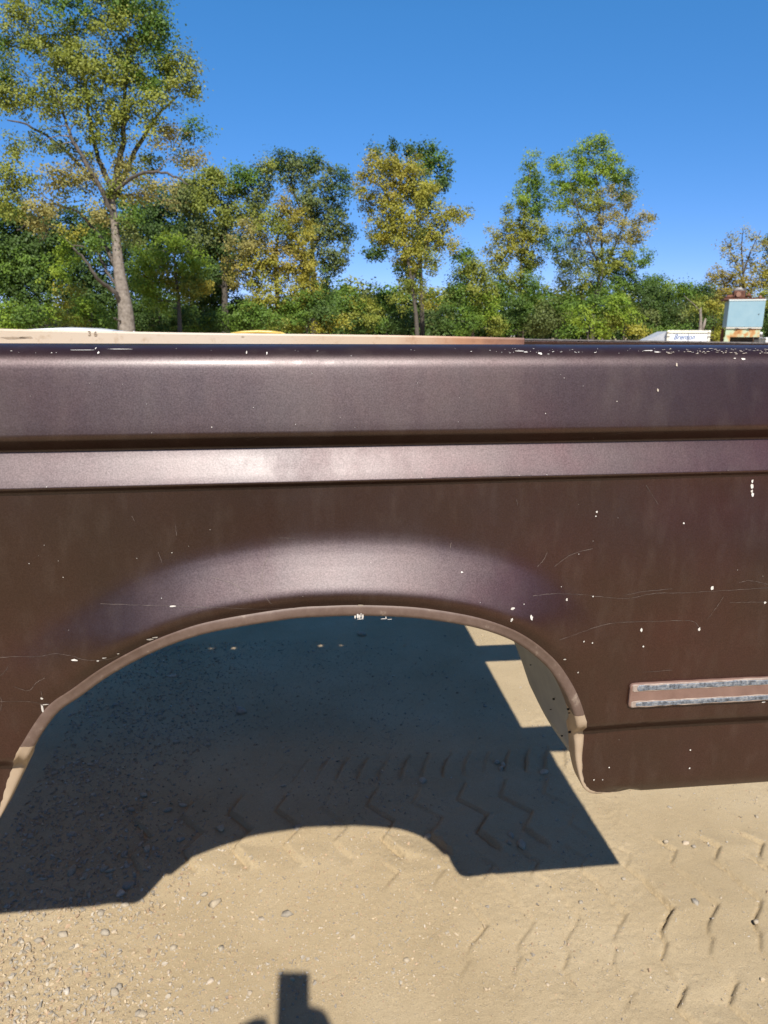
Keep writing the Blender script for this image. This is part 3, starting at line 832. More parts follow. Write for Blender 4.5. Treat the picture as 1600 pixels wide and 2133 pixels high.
# another brown bed standing further back: only its rail shows
def second_bed():
    YB = 4.0
    t = thing('pickup_bed', 'dark brown truck bed rail running behind the near bed towards the right', 'truck bed', (2.6, YB, 0))
    a, b = at(1093, 705.5, YB), at(1600, 713, YB)
    dz = (b[2] - a[2]) / (b[0] - a[0])
    def strip(name, sec, mat, y0, x0=a[0], x1=4.6):
        V = []; F = []; n = len(sec); xs = np.linspace(x0, x1, 24)
        for x in xs:
            for dy, zz in sec: V.append((x - 2.6, y0 - YB + dy, a[2] + dz * (x - a[0]) + zz))
        for i in range(23):
            for k in range(n - 1): F.append((i*n+k, (i+1)*n+k, (i+1)*n+k+1, i*n+k+1))
        o = mesh_obj(name, np_mesh(name, np.array(V), np.array(F), False, mat), t)
        md = o.modifiers.new('solid', 'SOLIDIFY'); md.thickness = .002
        return o
    strip('side_panel', [(0.02, -.72), (0.0, -.70), (0, -.12), (.012, -.10), (0.0, -.014), (.004, -.006)], PAINT, YB)
    strip('rail_cap', [(-.004, -.008), (-.004, 0), (.09, .0), (.094, -.02)], m_simple('worn_rail', (.10, .085, .08), (.25, .23, .22), 25, .4, .3), YB)
    strip('side_panel', [(0, -.70), (0, -.01)], PAINT, YB + 1.5)
    mb = MB(); mb.box(a[0] - 2.55, 1.95, 0.03, 1.48, .93, .94); mb.build('bed_floor', m_floor(), t)
    for x in (-1.3, 1.5):
        for y in (.2, 1.3):
            mb = MB(); mb.box(x - .05, x + .05, y - .05, y + .05, -.02, .929); mb.build('prop_post', TIMBER, t)
second_bed()

# ------------------------------------------------------------------ trees
def m_leaf():
    m, nt, b = new_mat('leaves')
    a = nt.nodes.new('ShaderNodeAttribute'); a.attribute_name = 'Col'
    nt.links.new(a.outputs['Color'], b.inputs['Base Color'])
    b.inputs['Roughness'].default_value = 0.55; b.inputs['Specular IOR Level'].default_value = 0.3
    tr = nt.nodes.new('ShaderNodeBsdfTranslucent'); nt.links.new(a.outputs['Color'], tr.inputs['Color'])
    mx = nt.nodes.new('ShaderNodeMixShader'); mx.inputs[0].default_value = 0.36
    nt.links.new(b.outputs[0], mx.inputs[1]); nt.links.new(tr.outputs[0], mx.inputs[2])
    nt.links.new(mx.outputs[0], nt.nodes['Material Output'].inputs[0])
    return m
LEAF = m_leaf()
BARK = m_simple('bark', (0.13, 0.105, 0.08), (0.30, 0.255, 0.21), 9, 0.9, 0, 0.6, 0.03)
BARK_D = m_simple('dark_bark', (0.05, 0.042, 0.034), (0.12, 0.10, 0.08), 9, 0.9, 0, 0.5, 0.03)
PAL = {
 'olive':  [(0.115, 0.115, 0.022), (0.155, 0.145, 0.030), (0.085, 0.095, 0.022), (0.19, 0.165, 0.04)],
 'green':  [(0.055, 0.085, 0.018), (0.075, 0.110, 0.020), (0.040, 0.065, 0.016), (0.105, 0.135, 0.025)],
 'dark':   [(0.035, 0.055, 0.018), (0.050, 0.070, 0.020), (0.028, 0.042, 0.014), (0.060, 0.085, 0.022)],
 'lime':   [(0.115, 0.155, 0.020), (0.145, 0.170, 0.022), (0.080, 0.120, 0.020), (0.17, 0.17, 0.025)],
 'yellow': [(0.215, 0.165, 0.030), (0.165, 0.145, 0.028), (0.25, 0.185, 0.035), (0.12, 0.12, 0.025)],
 'gold':   [(0.225, 0.165, 0.030), (0.18, 0.145, 0.030), (0.24, 0.165, 0.035), (0.13, 0.12, 0.025)],
 'rust':   [(0.20, 0.130, 0.035), (0.17, 0.122, 0.035), (0.21, 0.15, 0.05), (0.12, 0.10, 0.03)],
 'tan':    [(0.21, 0.155, 0.065), (0.17, 0.125, 0.050), (0.25, 0.19, 0.085), (0.13, 0.11, 0.04)],
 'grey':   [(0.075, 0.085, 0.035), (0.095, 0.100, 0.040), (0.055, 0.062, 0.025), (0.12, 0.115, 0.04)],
}
def leaves(blobs, Y, leaf0, dens, clump, flat=0.75):
    """blobs: (px, py, rx, ry, palette[, density]) seen from the yard; each a volume filled with leaf sprays"""
    Vs = []; Cs = []; cl_all = []
    for bl in blobs:
        px, py, rx, ry, pal = bl[:5]; dk = bl[5] if len(bl) > 5 else 1.0
        c0 = at(px, py, Y); mpp = (c0 @ FW - CAM_H * FW[2]) / F_PX
        R = np.array([rx * mpp, 0.8 * 0.5 * (rx + ry) * mpp, ry * mpp])
        c0 = c0 + np.array([0, rng.uniform(-.35, .35) * R[1], 0])
        area = math.pi * R[0] * R[2]
        nc = max(6, int(area / (clump * clump) * 2.1 * dk))
        d = rng.normal(size=(nc, 3)); d /= np.linalg.norm(d, axis=1)[:, None]
        rad = 0.30 + 0.72 * rng.random((nc, 1)) ** 0.6
        cc = c0 + d * rad * R
        cl_all.append(cc)
        leaf = leaf0 * .86; per = int(3.7 * dens * clump * clump / (leaf * leaf))
        nl = np.maximum(4, (per * rng.uniform(0.45, 1.5, nc)).astype(int))
        i = np.repeat(np.arange(nc), nl); n = len(i)
        sg = clump * rng.uniform(0.26, 0.50, nc)
        off = rng.normal(size=(n, 3)) * sg[i][:, None] * np.array([1, 1, flat])
        # sprays lean with their twig
        lean = rng.normal(size=(nc, 3)) * 0.5; t = rng.normal(size=(n, 1))
        pos = cc[i] + off + lean[i] * t * sg[i][:, None] * 0.7
        nr = rng.normal(size=(n, 3)) * 0.48 + d[i] * 0.75 + np.array([0, -0.1, 0.5])
        nr /= np.linalg.norm(nr, axis=1)[:, None]
        a = np.cross(nr, rng.normal(size=(n, 3))); a /= np.linalg.norm(a, axis=1)[:, None] + 1e-9
        b = np.cross(nr, a)
        L = leaf * rng.uniform(0.6, 1.35, (n, 1))
        q = np.stack([pos - a*L*.5, pos + b*L*.42, pos + a*L*.5, pos - b*L*.42], 1)
        P = np.array(PAL[pal]); w = rng.dirichlet(np.ones(len(P)) * 1.6, nc); base = (w @ P) * np.array([1.85, 2.15, 1.60])
        col = base[i] * rng.uniform(0.88, 1.12, (n, 1))
        Vs.append(q.reshape(-1, 3)); Cs.append(np.repeat(col, 4, 0))
    V = np.concatenate(Vs); C = np.concatenate(Cs)
    return V, np.arange(len(V)).reshape(-1, 4), C, np.concatenate(cl_all)
NL = []
def limb_pts(pl, Y, wob=0.0):
    q = []
    for p in pl:
        w = at(p[0], p[1], Y + (p[2] if len(p) > 2 else 0)); q.append(w)
    q = np.array(q)
    q = catmull(q, 5) if len(q) > 2 else q
    if wob: q[1:-1] += rng.normal(size=q[1:-1].shape) * wob
    return q
def tree(name, label, cat, base_px, Y, trunk, r0, blobs, leaf, dens, clump, limbs=(), bark=None, twigs=120, group=None, part='crown'):
    g = at(base_px[0], 700, Y); loc = Vector((g[0], Y, 0))
    t = thing(name, label, cat, loc, group)
    bark = bark or BARK_D
    mpp = Y / F_PX
    V, F, C, cl = leaves(blobs, Y, leaf, dens, clump); NL.append(len(F))
    mesh_obj(part, np_mesh(part, V - np.array(loc), F, False, LEAF, C), t)
    allp = []
    mb = MB()
    q = limb_pts(trunk, Y); q = np.vstack([[q[0][0], q[0][1], -0.15], [q[0][0], q[0][1], q[0][2]*.5], q]) if q[0][2] > .3 else q
    n = len(q); rad = [r0 * (1.15 - 0.85 * (i / (n - 1)) ** 0.9) for i in range(n)]; rad[0] *= 1.25
    mb.tube(q - np.array(loc), rad, 10); allp.append((q, np.array(rad)))
    lb = []
    for pl, r1 in limbs:
        w = limb_pts(pl, Y, .02); m = len(w); rr = [r1 * (1 - .8 * i / (m - 1)) + .008 for i in range(m)]
        lb.append((w, rr)); allp.append((w, np.array(rr)))
    # twigs reach out from the nearest wood to the leaf sprays
    P = np.concatenate([a for a, _ in allp]); RR = np.concatenate([b for _, b in allp])
    pick = cl[rng.permutation(len(cl))[:twigs]]
    for c in pick:
        below = P[:, 2] < c[2] + 0.2
        dd = np.linalg.norm(P - c, axis=1) + np.where(below, 0, 3)
        k = int(np.argmin(dd)); s = P[k]; Lg = np.linalg.norm(c - s)
        if Lg < .3: continue
        mid = s + (c - s) * .5 + np.array([rng.normal()*.07*Lg, rng.normal()*.07*Lg, .10*Lg])
        r1 = min(RR[k] * .55, .012 + .013 * Lg)
        mb.tube([s - np.array(loc), mid - np.array(loc), c - np.array(loc)], [r1, r1*.65, r1*.25], 5, False)
        P = np.vstack([P, mid]); RR = np.append(RR, r1 * .65)
    mb.build('trunk', bark, t, True)
    for w, rr in lb:
        m = MB(); m.tube(w - np.array(loc), rr, 7); m.build('limb', BARK_D, t, True)
    return t

# the tall cottonwood on the left
tree('cottonwood_tree', 'tall pale-trunked tree leaning at the left, olive leaves and sky showing through', 'tree', (263, 690), 26,
     [(264,690),(262,650),(254,600),(248,560),(242,500),(236,440),(230,385)], .27,
     [(255,55,85,65,'olive'),(335,70,45,50,'green'),(320,25,40,30,'green'),(250,0,70,40,'green'),(372,150,42,52,'olive'),(390,175,26,36,'olive'),(305,140,60,55,'green'),(140,20,55,45,'green'),(60,10,45,40,'olive'),(45,75,42,55,'olive'),(120,100,60,55,'olive'),(180,130,60,60,'olive'),(250,150,55,50,'olive'),
      (320,215,60,45,'olive',.8),(240,235,50,50,'olive',.8),(175,215,60,50,'olive',.9),(90,195,60,50,'olive',.8),(25,205,45,55,'olive'),(5,130,30,50,'green'),(360,285,55,32,'tan',.55),(405,275,22,22,'green',.6),(310,300,45,40,'olive',.6),(200,285,50,40,'olive',.7),(120,300,55,35,'grey',.5),(35,300,50,30,'olive',.6),
      (345,335,50,24,'grey',.5),(395,330,28,22,'tan',.4),(265,340,45,30,'tan',.5),(40,370,55,40,'olive',.9),(20,420,50,35,'olive',.9),(110,370,50,36,'tan',.6),(170,360,40,34,'tan',.6),(95,430,55,30,'tan',.6),(160,410,45,30,'olive',.5),(200,440,40,26,'tan',.35),(275,400,45,32,'tan',.45),(330,400,45,28,'tan',.45),(310,365,50,22,'olive',.7),(245,390,34,26,'olive',.5),(60,470,40,22,'tan',.3),(265,455,40,30,'green',.4),(215,500,30,26,'green',.3),(280,480,35,28,'grey',.4)],
     .086, 1.0, .40,
     limbs=[([(240,470),(215,400,-.2),(178,335,-.3),(150,285,-.2),(128,225,0),(112,180,.2)],.085),([(232,400),(252,320,.3),(258,250,.3),(262,170,.2),(268,80,0)],.11),([(233,395),(205,330,.8),(190,270,1),(180,190,1.2),(165,110,1.4)],.09),([(236,420),(190,370,1.2),(120,300,1.8),(60,262,2.2),(15,250,2.4)],.07),
            ([(235,405),(275,370,-.6),(320,358,-1),(360,365,-1.2),(392,385,-1.4)],.06),([(238,410),(262,360,.8),(295,290,1.2),(330,240,1.5),(370,200,1.8)],.10),([(256,640),(235,605,-.4),(205,585,-.8),(180,545,-1),(152,515,-1.2)],.085),([(247,570),(225,520,.4),(190,470,.9),(160,440,1.2),(110,425,1.6)],.08),([(251,600),(225,570,.2),(205,530,.5),(180,516,.7),(150,510,.9)],.05),([(262,672),(248,667,-.3),(236,662,-.5)],.05),([(110,425,1.6),(80,455,1.8),(50,470,2),(35,480,2.1)],.035),([(90,460,1.7),(95,490,1.6),(80,505,1.6)],.02)],
     bark=BARK, twigs=420)
G1 = 'trees standing along the edge of the yard'
# wood behind it, left of the gap
tree('leafy_tree', 'dark olive broad tree behind and right of the tall pale-trunked tree', 'tree', (470, 690), 42, [(470,690),(468,600),(470,500),(475,430)], .2,
     [(435,385,48,36,'olive'),(500,375,48,34,'green'),(400,420,45,40,'grey'),(465,440,70,50,'olive'),(520,430,40,50,'grey'),(420,490,60,50,'grey'),(480,520,60,50,'dark'),(430,560,55,50,'dark'),(365,410,35,28,'tan',.6),(432,366,36,24,'olive'),(392,392,34,28,'olive'),(545,378,26,34,'grey'),(560,352,16,20,'olive')], .13, 1.15, .55, group=G1)
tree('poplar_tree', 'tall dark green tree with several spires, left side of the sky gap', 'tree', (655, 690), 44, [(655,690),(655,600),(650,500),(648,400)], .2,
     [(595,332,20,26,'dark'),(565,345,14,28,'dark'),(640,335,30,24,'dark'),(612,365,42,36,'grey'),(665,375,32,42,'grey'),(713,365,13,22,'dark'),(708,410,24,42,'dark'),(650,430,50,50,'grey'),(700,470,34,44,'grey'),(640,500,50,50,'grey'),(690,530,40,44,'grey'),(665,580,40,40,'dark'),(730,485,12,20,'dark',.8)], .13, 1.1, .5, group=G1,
     limbs=[([(652,520),(680,460),(705,390)],.08),([(650,480),(620,420),(596,340)],.08)])
tree('leafy_tree', 'orange and yellow leaved tree in front of the dark spired tree', 'tree', (580, 690), 37, [(580,690),(578,620),(575,540),(585,450)], .15,
     [(600,430,32,34,'rust'),(560,470,48,44,'olive'),(625,480,36,46,'gold',.8),(520,500,48,48,'tan',.9),(585,540,52,52,'rust'),(630,560,40,50,'gold'),(540,570,50,46,'yellow'),(590,620,60,42,'yellow'),(500,560,36,40,'rust',.8),(640,625,40,30,'gold'),(540,640,40,30,'olive')], .105, 1.0, .42, group=G1)
tree('leafy_tree', 'small bright lime and yellow tree just right of the pale trunk', 'tree', (375, 690), 33, [(375,690),(372,630),(365,560),(362,510)], .1,
     [(355,510,36,26,'lime'),(315,545,38,34,'lime'),(385,545,46,36,'lime'),(350,580,52,36,'yellow'),(415,565,26,26,'lime'),(300,590,36,36,'lime'),(395,600,36,30,'olive'),(430,590,24,20,'gold',.7),(340,625,40,26,'lime',.7)], .105, 1.0, .40, group=G1)
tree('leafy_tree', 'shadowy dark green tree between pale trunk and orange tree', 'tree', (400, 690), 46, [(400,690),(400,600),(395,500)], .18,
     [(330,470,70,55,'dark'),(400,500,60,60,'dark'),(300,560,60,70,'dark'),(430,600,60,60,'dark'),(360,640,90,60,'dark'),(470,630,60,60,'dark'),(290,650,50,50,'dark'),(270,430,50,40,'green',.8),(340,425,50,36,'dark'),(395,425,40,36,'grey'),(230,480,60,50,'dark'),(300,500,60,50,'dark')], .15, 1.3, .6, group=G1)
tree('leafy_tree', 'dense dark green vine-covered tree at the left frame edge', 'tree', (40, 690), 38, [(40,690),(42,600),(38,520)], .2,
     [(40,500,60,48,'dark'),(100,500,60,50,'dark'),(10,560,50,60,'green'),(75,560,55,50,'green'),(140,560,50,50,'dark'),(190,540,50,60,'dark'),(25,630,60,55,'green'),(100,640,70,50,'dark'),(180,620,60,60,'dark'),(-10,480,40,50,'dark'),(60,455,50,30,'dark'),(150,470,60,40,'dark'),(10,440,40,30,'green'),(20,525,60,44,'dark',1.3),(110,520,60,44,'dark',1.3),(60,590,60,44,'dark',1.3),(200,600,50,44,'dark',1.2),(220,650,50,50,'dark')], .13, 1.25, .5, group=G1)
G2 = 'shrubs at the foot of the wood'
def shrub(label, base, Y, blobs, leaf=.11, dens=1.05, clump=.4, tw=40, name='shrub'):
    tree(name, label, 'shrub', (base, 690), Y, [(base,692),(base+2,670),(base+1,650)], .04, blobs, leaf, dens, clump, twigs=tw, group=G2, part='foliage')
shrub('yellow-green shrub climbing left of the pale trunk', 140, 32, [(135,520,26,30,'lime',.8),(150,480,26,22,'yellow',.6),(125,570,30,34,'lime',.6),(145,620,40,30,'yellow',.8),(120,660,36,26,'lime')])
shrub('light green shrub under the bent limb, beside the pale trunk', 190, 30, [(180,650,40,28,'lime'),(150,672,40,22,'olive'),(215,672,30,22,'green'),(60,665,40,30,'green'),(15,660,26,34,'lime')])
shrub('low dark green shrub in shade right of the pale trunk', 330, 36, [(320,670,46,28,'dark'),(370,660,40,34,'dark'),(300,640,30,30,'dark')])
shrub('mid green rounded shrub below the orange tree', 520, 35, [(500,660,46,32,'green'),(550,665,46,28,'green'),(450,668,40,26,'dark'),(430,676,24,18,'lime',.7)])
shrub('olive and dark shrub below the left edge of the sky gap', 640, 36, [(620,655,46,34,'green'),(670,650,40,36,'dark'),(600,676,50,20,'olive'),(690,672,46,22,'yellow',.8),(655,622,30,20,'green')])
shrub('yellow-tipped green shrub in the middle of the low hedge', 730, 38, [(720,640,40,36,'green'),(765,655,40,34,'olive'),(750,625,26,20,'yellow',.7),(735,675,50,22,'dark')])
shrub('grey-green shrub left of the thin middle trunk', 805, 40, [(800,650,36,40,'green'),(830,668,34,28,'dark'),(790,625,26,20,'green')])
# middle tree
tree('leafy_tree', 'dark green tree whose spires rise behind the golden middle tree', 'tree', (880, 690), 42, [(880,690),(878,600),(872,480),(860,360)], .14,
     [(785,318,13,20,'dark'),(818,312,14,16,'dark'),(850,306,15,16,'dark'),(888,315,18,22,'dark'),(905,330,22,26,'green'),(928,350,14,30,'dark'),(918,380,18,24,'dark'),(880,345,30,30,'green'),(800,345,30,20,'green'),(880,400,40,40,'dark'),(800,500,34,40,'dark'),(775,525,22,18,'dark'),(870,500,36,40,'dark'),(850,560,36,36,'dark')], .13, 1.1, .45, group=G1)
tree('leafy_tree', 'golden yellow tree alone in the middle on a thin trunk', 'tree', (868, 695), 37, [(869,697),(866,650),(858,590),(846,520),(838,440),(832,370)], .11,
     [(790,345,40,28,'gold'),(840,350,44,30,'gold'),(770,385,34,34,'gold'),(825,395,52,40,'gold'),(880,390,36,34,'yellow'),(790,435,44,38,'yellow'),(850,445,50,40,'yellow'),(905,445,34,32,'yellow'),(945,455,28,22,'yellow',.8),(968,445,16,14,'yellow',.7),(830,490,44,34,'yellow'),(890,495,44,34,'yellow'),(935,500,28,22,'yellow',.7),(860,540,40,32,'yellow'),(795,480,30,26,'yellow',.8),(905,545,30,24,'olive',.7),(860,585,36,24,'olive',.8),(885,620,28,22,'yellow',.6),(835,630,22,22,'olive',.5)], .105, 1.0, .40, group=G1,
     limbs=[([(858,590),(880,530),(915,470),(955,445)],.05),([(846,520),(815,460),(785,390)],.055)], twigs=160)
tree('leafy_tree', 'rounded yellow-green small tree right of the golden middle tree', 'tree', (985, 695), 38, [(985,697),(984,640),(980,580)], .09,
     [(965,535,28,24,'green'),(985,560,36,30,'olive'),(960,580,30,30,'green'),(1000,600,40,34,'olive'),(955,625,36,36,'green'),(1005,645,42,34,'lime'),(975,670,46,26,'green'),(1030,675,26,22,'olive'),(925,660,26,30,'dark')], .105, 1.1, .42, group=G1)
tree('leafy_tree', 'slim spired yellow-green tree left of the tallest right tree', 'tree', (1080, 690), 40, [(1081,695),(1083,640),(1085,560),(1092,460),(1104,360)], .09,
     [(1108,335,16,18,'lime'),(1102,368,22,24,'lime'),(1118,390,18,26,'green'),(1090,410,28,28,'lime'),(1115,430,28,34,'green'),(1075,455,34,30,'olive'),(1110,480,34,32,'olive'),(1045,490,34,28,'yellow',.9),(1080,510,44,34,'yellow'),(1040,535,30,30,'yellow',.8),(1110,540,36,34,'olive'),(1060,575,40,34,'olive',.9),(1100,590,36,30,'green'),(1040,610,26,28,'green')], .105, 1.0, .40, group=G1, twigs=140)
tree('leafy_tree', 'tallest right tree, lime top and tan drying leaves on its right', 'tree', (1235, 690), 40, [(1234,695),(1236,640),(1246,590),(1254,540),(1250,460),(1240,350)], .12,
     [(1240,302,32,20,'lime'),(1215,325,34,24,'lime'),(1268,330,28,26,'lime'),(1165,345,24,26,'lime'),(1185,375,36,30,'lime'),(1240,365,46,34,'lime'),(1290,370,26,30,'lime'),(1315,375,12,26,'dark'),(1308,410,18,24,'green'),(1165,410,26,26,'lime'),(1215,420,40,32,'olive'),(1275,425,42,40,'tan',.8),(1190,470,32,32,'olive',.8),(1240,480,40,34,'tan',.7),(1295,480,36,34,'tan',.7),(1335,455,26,20,'tan',.5),(1352,450,14,10,'tan',.4),(1330,490,26,22,'tan',.6),(1330,535,26,22,'green',.9),(1290,540,40,32,'olive'),(1240,545,44,34,'olive'),(1185,535,36,36,'grey'),(1270,590,50,34,'green'),(1200,590,44,34,'olive'),(1310,590,34,30,'green'),(1150,500,22,26,'green',.8)], .105, 1.0, .40, group=G1,
     limbs=[([(1240,620),(1262,560,.5),(1290,490,.8),(1315,420,1)],.06),([(1250,560),(1220,480,-.5),(1190,400,-.8)],.06),([(1236,640),(1252,600,-.6),(1256,560,-.8)],.04)], twigs=220)
for lab, bx, Y, bl in [
    ('dark green shrub below the slim spired tree', 1090, 39, [(1070,650,46,38,'dark'),(1110,640,36,40,'green'),(1055,680,40,22,'green'),(1120,680,30,22,'grey')]),
    ('grey-green rounded shrub right of the slim spired tree', 1160, 38, [(1150,650,44,36,'grey'),(1180,635,36,26,'green'),(1130,672,36,26,'grey')]),
    ('lime green shrub beneath the tallest right tree', 1225, 36, [(1215,665,34,34,'lime'),(1240,640,26,22,'green'),(1255,680,26,22,'lime',.8),(1195,690,30,16,'green')]),
    ('yellow-lime shrub right of the lime one, below tan leaves', 1300, 36, [(1285,640,36,30,'lime'),(1310,665,36,30,'lime'),(1330,690,30,16,'yellow'),(1270,670,24,24,'olive')]),
    ('dark bluish green shrub filling the right of the hedge', 1365, 40, [(1350,615,40,34,'dark'),(1385,640,44,44,'dark'),(1345,660,34,34,'grey'),(1420,660,40,34,'grey'),(1380,685,50,22,'green')]),
    ('bright green shrub on the hedge top under open sky', 1390, 42, [(1365,585,28,20,'green'),(1395,600,36,24,'lime',.9),(1430,610,30,22,'green'),(1460,610,26,20,'dark')]),
    ('yellowing shrub beside the pale blue machine', 1485, 33, [(1460,640,30,22,'olive'),(1485,650,22,28,'yellow',.8),(1492,685,16,24,'yellow'),(1465,670,26,26,'dark'),(1440,690,30,14,'green')])]:
    shrub(lab, bx, Y, bl)
tree('leafy_tree', 'half bare tan-leaved tree at the right edge above the machine', 'tree', (1550, 690), 34, [(1552,695),(1550,630),(1548,570),(1545,520)], .09,
     [(1540,505,40,26,'tan',.28),(1580,500,30,22,'tan',.3),(1515,540,34,26,'tan',.3),(1560,540,44,30,'tan',.4),(1500,580,36,22,'rust',.9),(1545,590,44,26,'rust'),(1590,580,26,30,'gold',.9),(1520,615,44,20,'rust',.8),(1570,620,40,20,'olive')], .10, .9, .36, group=G1, twigs=320,
     limbs=[([(1548,590),(1530,540),(1510,500)],.035),([(1548,570),(1565,520),(1585,480)],.035),([(1548,560),(1545,510),(1548,478)],.03)])
tree('leafy_tree', 'dark green tree cut off by the right frame edge', 'tree', (1620, 690), 40, [(1620,695),(1620,600),(1618,520)], .15,
     [(1608,505,20,24,'dark'),(1615,560,24,40,'dark'),(1605,640,26,44,'dark'),(1570,660,40,30,'dark'),(1530,660,40,30,'dark'),(1600,690,40,30,'dark')], .13, 1.2, .5, group=G1)
# wood far beyond the gap, one mass
V, F, C, _ = leaves([(x, rng.uniform(672, 690), 30, rng.uniform(16, 26), random.choice(['dark', 'green', 'dark', 'grey'])) for x in range(-40, 1680, 22)] + [(x, 696, 26, 9, 'dark', 1.6) for x in range(-40, 1680, 20)], 46, .22, .9, .55)
und = mesh_obj('undergrowth', np_mesh('undergrowth', V, F, False, LEAF, C)); und['kind'] = 'stuff'; und['label'] = 'dark undergrowth along the foot of the wood'; und['category'] = 'undergrowth'
V, F, C, _ = leaves([(x, 628 + 8*math.sin(x*.05) - (10 if 740 < x < 800 else 0), 34, 34, random.choice(['green', 'grey', 'green', 'olive'])) for x in range(640, 1500, 26)] + [(x, 668, 40, 34, 'dark') for x in range(-40, 1680, 24)], 75, .36, 1.0, .95)
far = mesh_obj('far_wood', np_mesh('far_wood', V, F, False, LEAF, C)); far['kind'] = 'stuff'; far['label'] = 'far green wood showing through the gaps between the trees'; far['category'] = 'wood'
# out-of-view leaf belt added round the other sides to block low sky light
Vb = []
for a in np.arange(math.radians(43), math.radians(329), math.radians(2.6)):
    R_ = rng.uniform(46, 54); n = 330
    c = np.array([R_ * math.sin(a), R_ * math.cos(a), 0]); hh = rng.uniform(9, 14)
    pos = c + rng.normal(size=(n, 3)) * np.array([1.7, 1.7, 0]); pos[:, 2] = hh * rng.random(n) ** .8
    u = rng.normal(size=(n, 3)); u /= np.linalg.norm(u, axis=1)[:, None]; w = np.cross(u, rng.normal(size=(n, 3))); w /= np.linalg.norm(w, axis=1)[:, None]
    Vb.append(np.stack([pos - u*.6, pos + w*.45, pos + u*.6, pos - w*.45], 1).reshape(-1, 3))
Vb = np.concatenate(Vb); Cb = np.repeat(np.array(PAL['green'])[rng.integers(0, 4, len(Vb) // 4)] * 1.5, 4, 0)
ring = mesh_obj('far_wood', np_mesh('far_wood', Vb, np.arange(len(Vb)).reshape(-1, 4), False, LEAF, Cb)); ring['kind'] = 'stuff'; ring['label'] = 'unseen green wood added behind the viewer to dim the low sky light'; ring['category'] = 'wood'
# dead stump
st = thing('dead_stump', 'bare broken grey stump rising behind the white trailer', 'stump', (0, 0, 0))
mb = MB(); q = [at(x, y, 30) for x, y in ((1458,705),(1459,680),(1460,662),(1459,648),(1461,640))]; q[0][2] = -.1
o0 = Vector((q[0][0], q[0][1], 0)); st.location = o0
mb.tube([Vector(p) - o0 for p in q], [.09,.07,.055,.05,.012], 8); mb.build('trunk', BARK, st, True)
mb = MB(); q2 = [at(x, y, 30) for x, y in ((1462,690),(1467,675),(1470,663))]; mb.tube([Vector(p) - o0 for p in q2], [.075,.065,.03], 8); mb.build('limb', BARK, st, True)
mb = MB(); q3 = [at(x, y, 30) for x, y in ((1457,646),(1446,634),(1425,616))]; mb.tube([Vector(p) - o0 for p in q3], [.02,.015,.008], 5); mb.build('limb', BARK, st, True)

# ------------------------------------------------------------------ things in the yard
WHITE = m_simple('white_enamel', (0.74, 0.74, 0.70), (0.82, 0.82, 0.79), 3, 0.4)
def car(label, colour, loc, rz, sc):
    t = thing('parked_car', label, 'car', loc, None, rz); t.scale = (sc, sc, sc)
    m, nt, b = new_mat('car_paint'); b.inputs['Base Color'].default_value = (*colour, 1); b.inputs['Roughness'].default_value = .3; b.inputs['Coat Weight'].default_value = .5
    gl, nt2, b2 = new_mat('car_glass'); b2.inputs['Base Color'].default_value = (.015, .018, .02, 1); b2.inputs['Roughness'].default_value = .05
    tyre = m_simple('rubber', (.02,.02,.02), (.04,.04,.04), 30, .8); hub = m_simple('hub', (.4,.4,.4), (.5,.5,.5), 30, .35, .8)
    def loft(secs):   # (x, half width, z0, z1)
        mb = MB(); ring = []
        for x, w, z0, z1 in secs:
            r = min(.12, (z1 - z0) * .3)
            ring.append([(x,-w,z0),(x,-w,z1-r),(x,-w+r*.35,z1-r*.25),(x,-w+r,z1),(x,0,z1+.015),(x,w-r,z1),(x,w-r*.35,z1-r*.25),(x,w,z1-r),(x,w,z0)])
        n = 9; v = [p for q in ring for p in q]; f = []
        for i in range(len(ring) - 1):
            for k in range(n): f.append((i*n+k, i*n+(k+1) % n, (i+1)*n+(k+1) % n, (i+1)*n+k))
        f += [tuple(range(n)), tuple(range((len(ring)-1)*n, len(ring)*n))]
        mb.add(v, f); return mb
    loft([(-2.15,.70,.42,.72),(-2.08,.80,.30,.86),(-1.2,.86,.22,.92),(0,.88,.20,.93),(1.0,.87,.22,.92),(1.9,.80,.28,.80),(2.15,.66,.40,.66)]).build('body', m, t, True)
    loft([(-1.75,.72,.90,.94),(-1.15,.66,.90,1.36),(-.5,.64,.90,1.43),(.25,.64,.90,1.41),(1.05,.72,.90,.94)]).build('window', gl, t, True)
    loft([(-1.18,.665,1.335,1.375),(-.85,.655,1.35,1.425),(-.4,.65,1.36,1.448),(.0,.65,1.35,1.435),(.32,.655,1.32,1.40)]).build('roof', m, t, True)
    for s in (-1, 1):
        mb = MB(); mb.tube([(.28, s*.65, 1.39), (.62, s*.69, 1.20), (1.08, s*.745, .92)], .035, 6); mb.build('pillar', m, t, True)
        mb = MB(); mb.tube([(-1.15, s*.665, 1.34), (-1.45, s*.70, 1.14), (-1.76, s*.735, .92)], .045, 6); mb.build('pillar', m, t, True)
        for x in (-1.35, 1.35):
            mb = MB(); mb.tube([(x, s*.66, .31), (x, s*.89, .31)], .31, 24); w = mb.build('wheel', tyre, t, False)
            mb = MB(); mb.tube([(x, s*.88, .31), (x, s*.90, .31)], .19, 18); mb.build('hub_cap', hub, w, False)
    return t
p = at(165, 700, 12.0); car('white car with only its roof showing over the cream bed side', (.80,.80,.78), (p[0] + .35, 12, -.035), 0, 1.11)
p = at(-25, 700, 10.5); car('white car at the left edge, one windscreen pillar showing', (.80,.80,.78), (p[0] - .35, 10.5, 0), 0.0, 1.09)
p = at(540, 700, 27); car('yellow car with only its roof showing over the cream bed side', (.62,.44,.10), (p[0] + .45, 27, -.07), 0, 1.168)

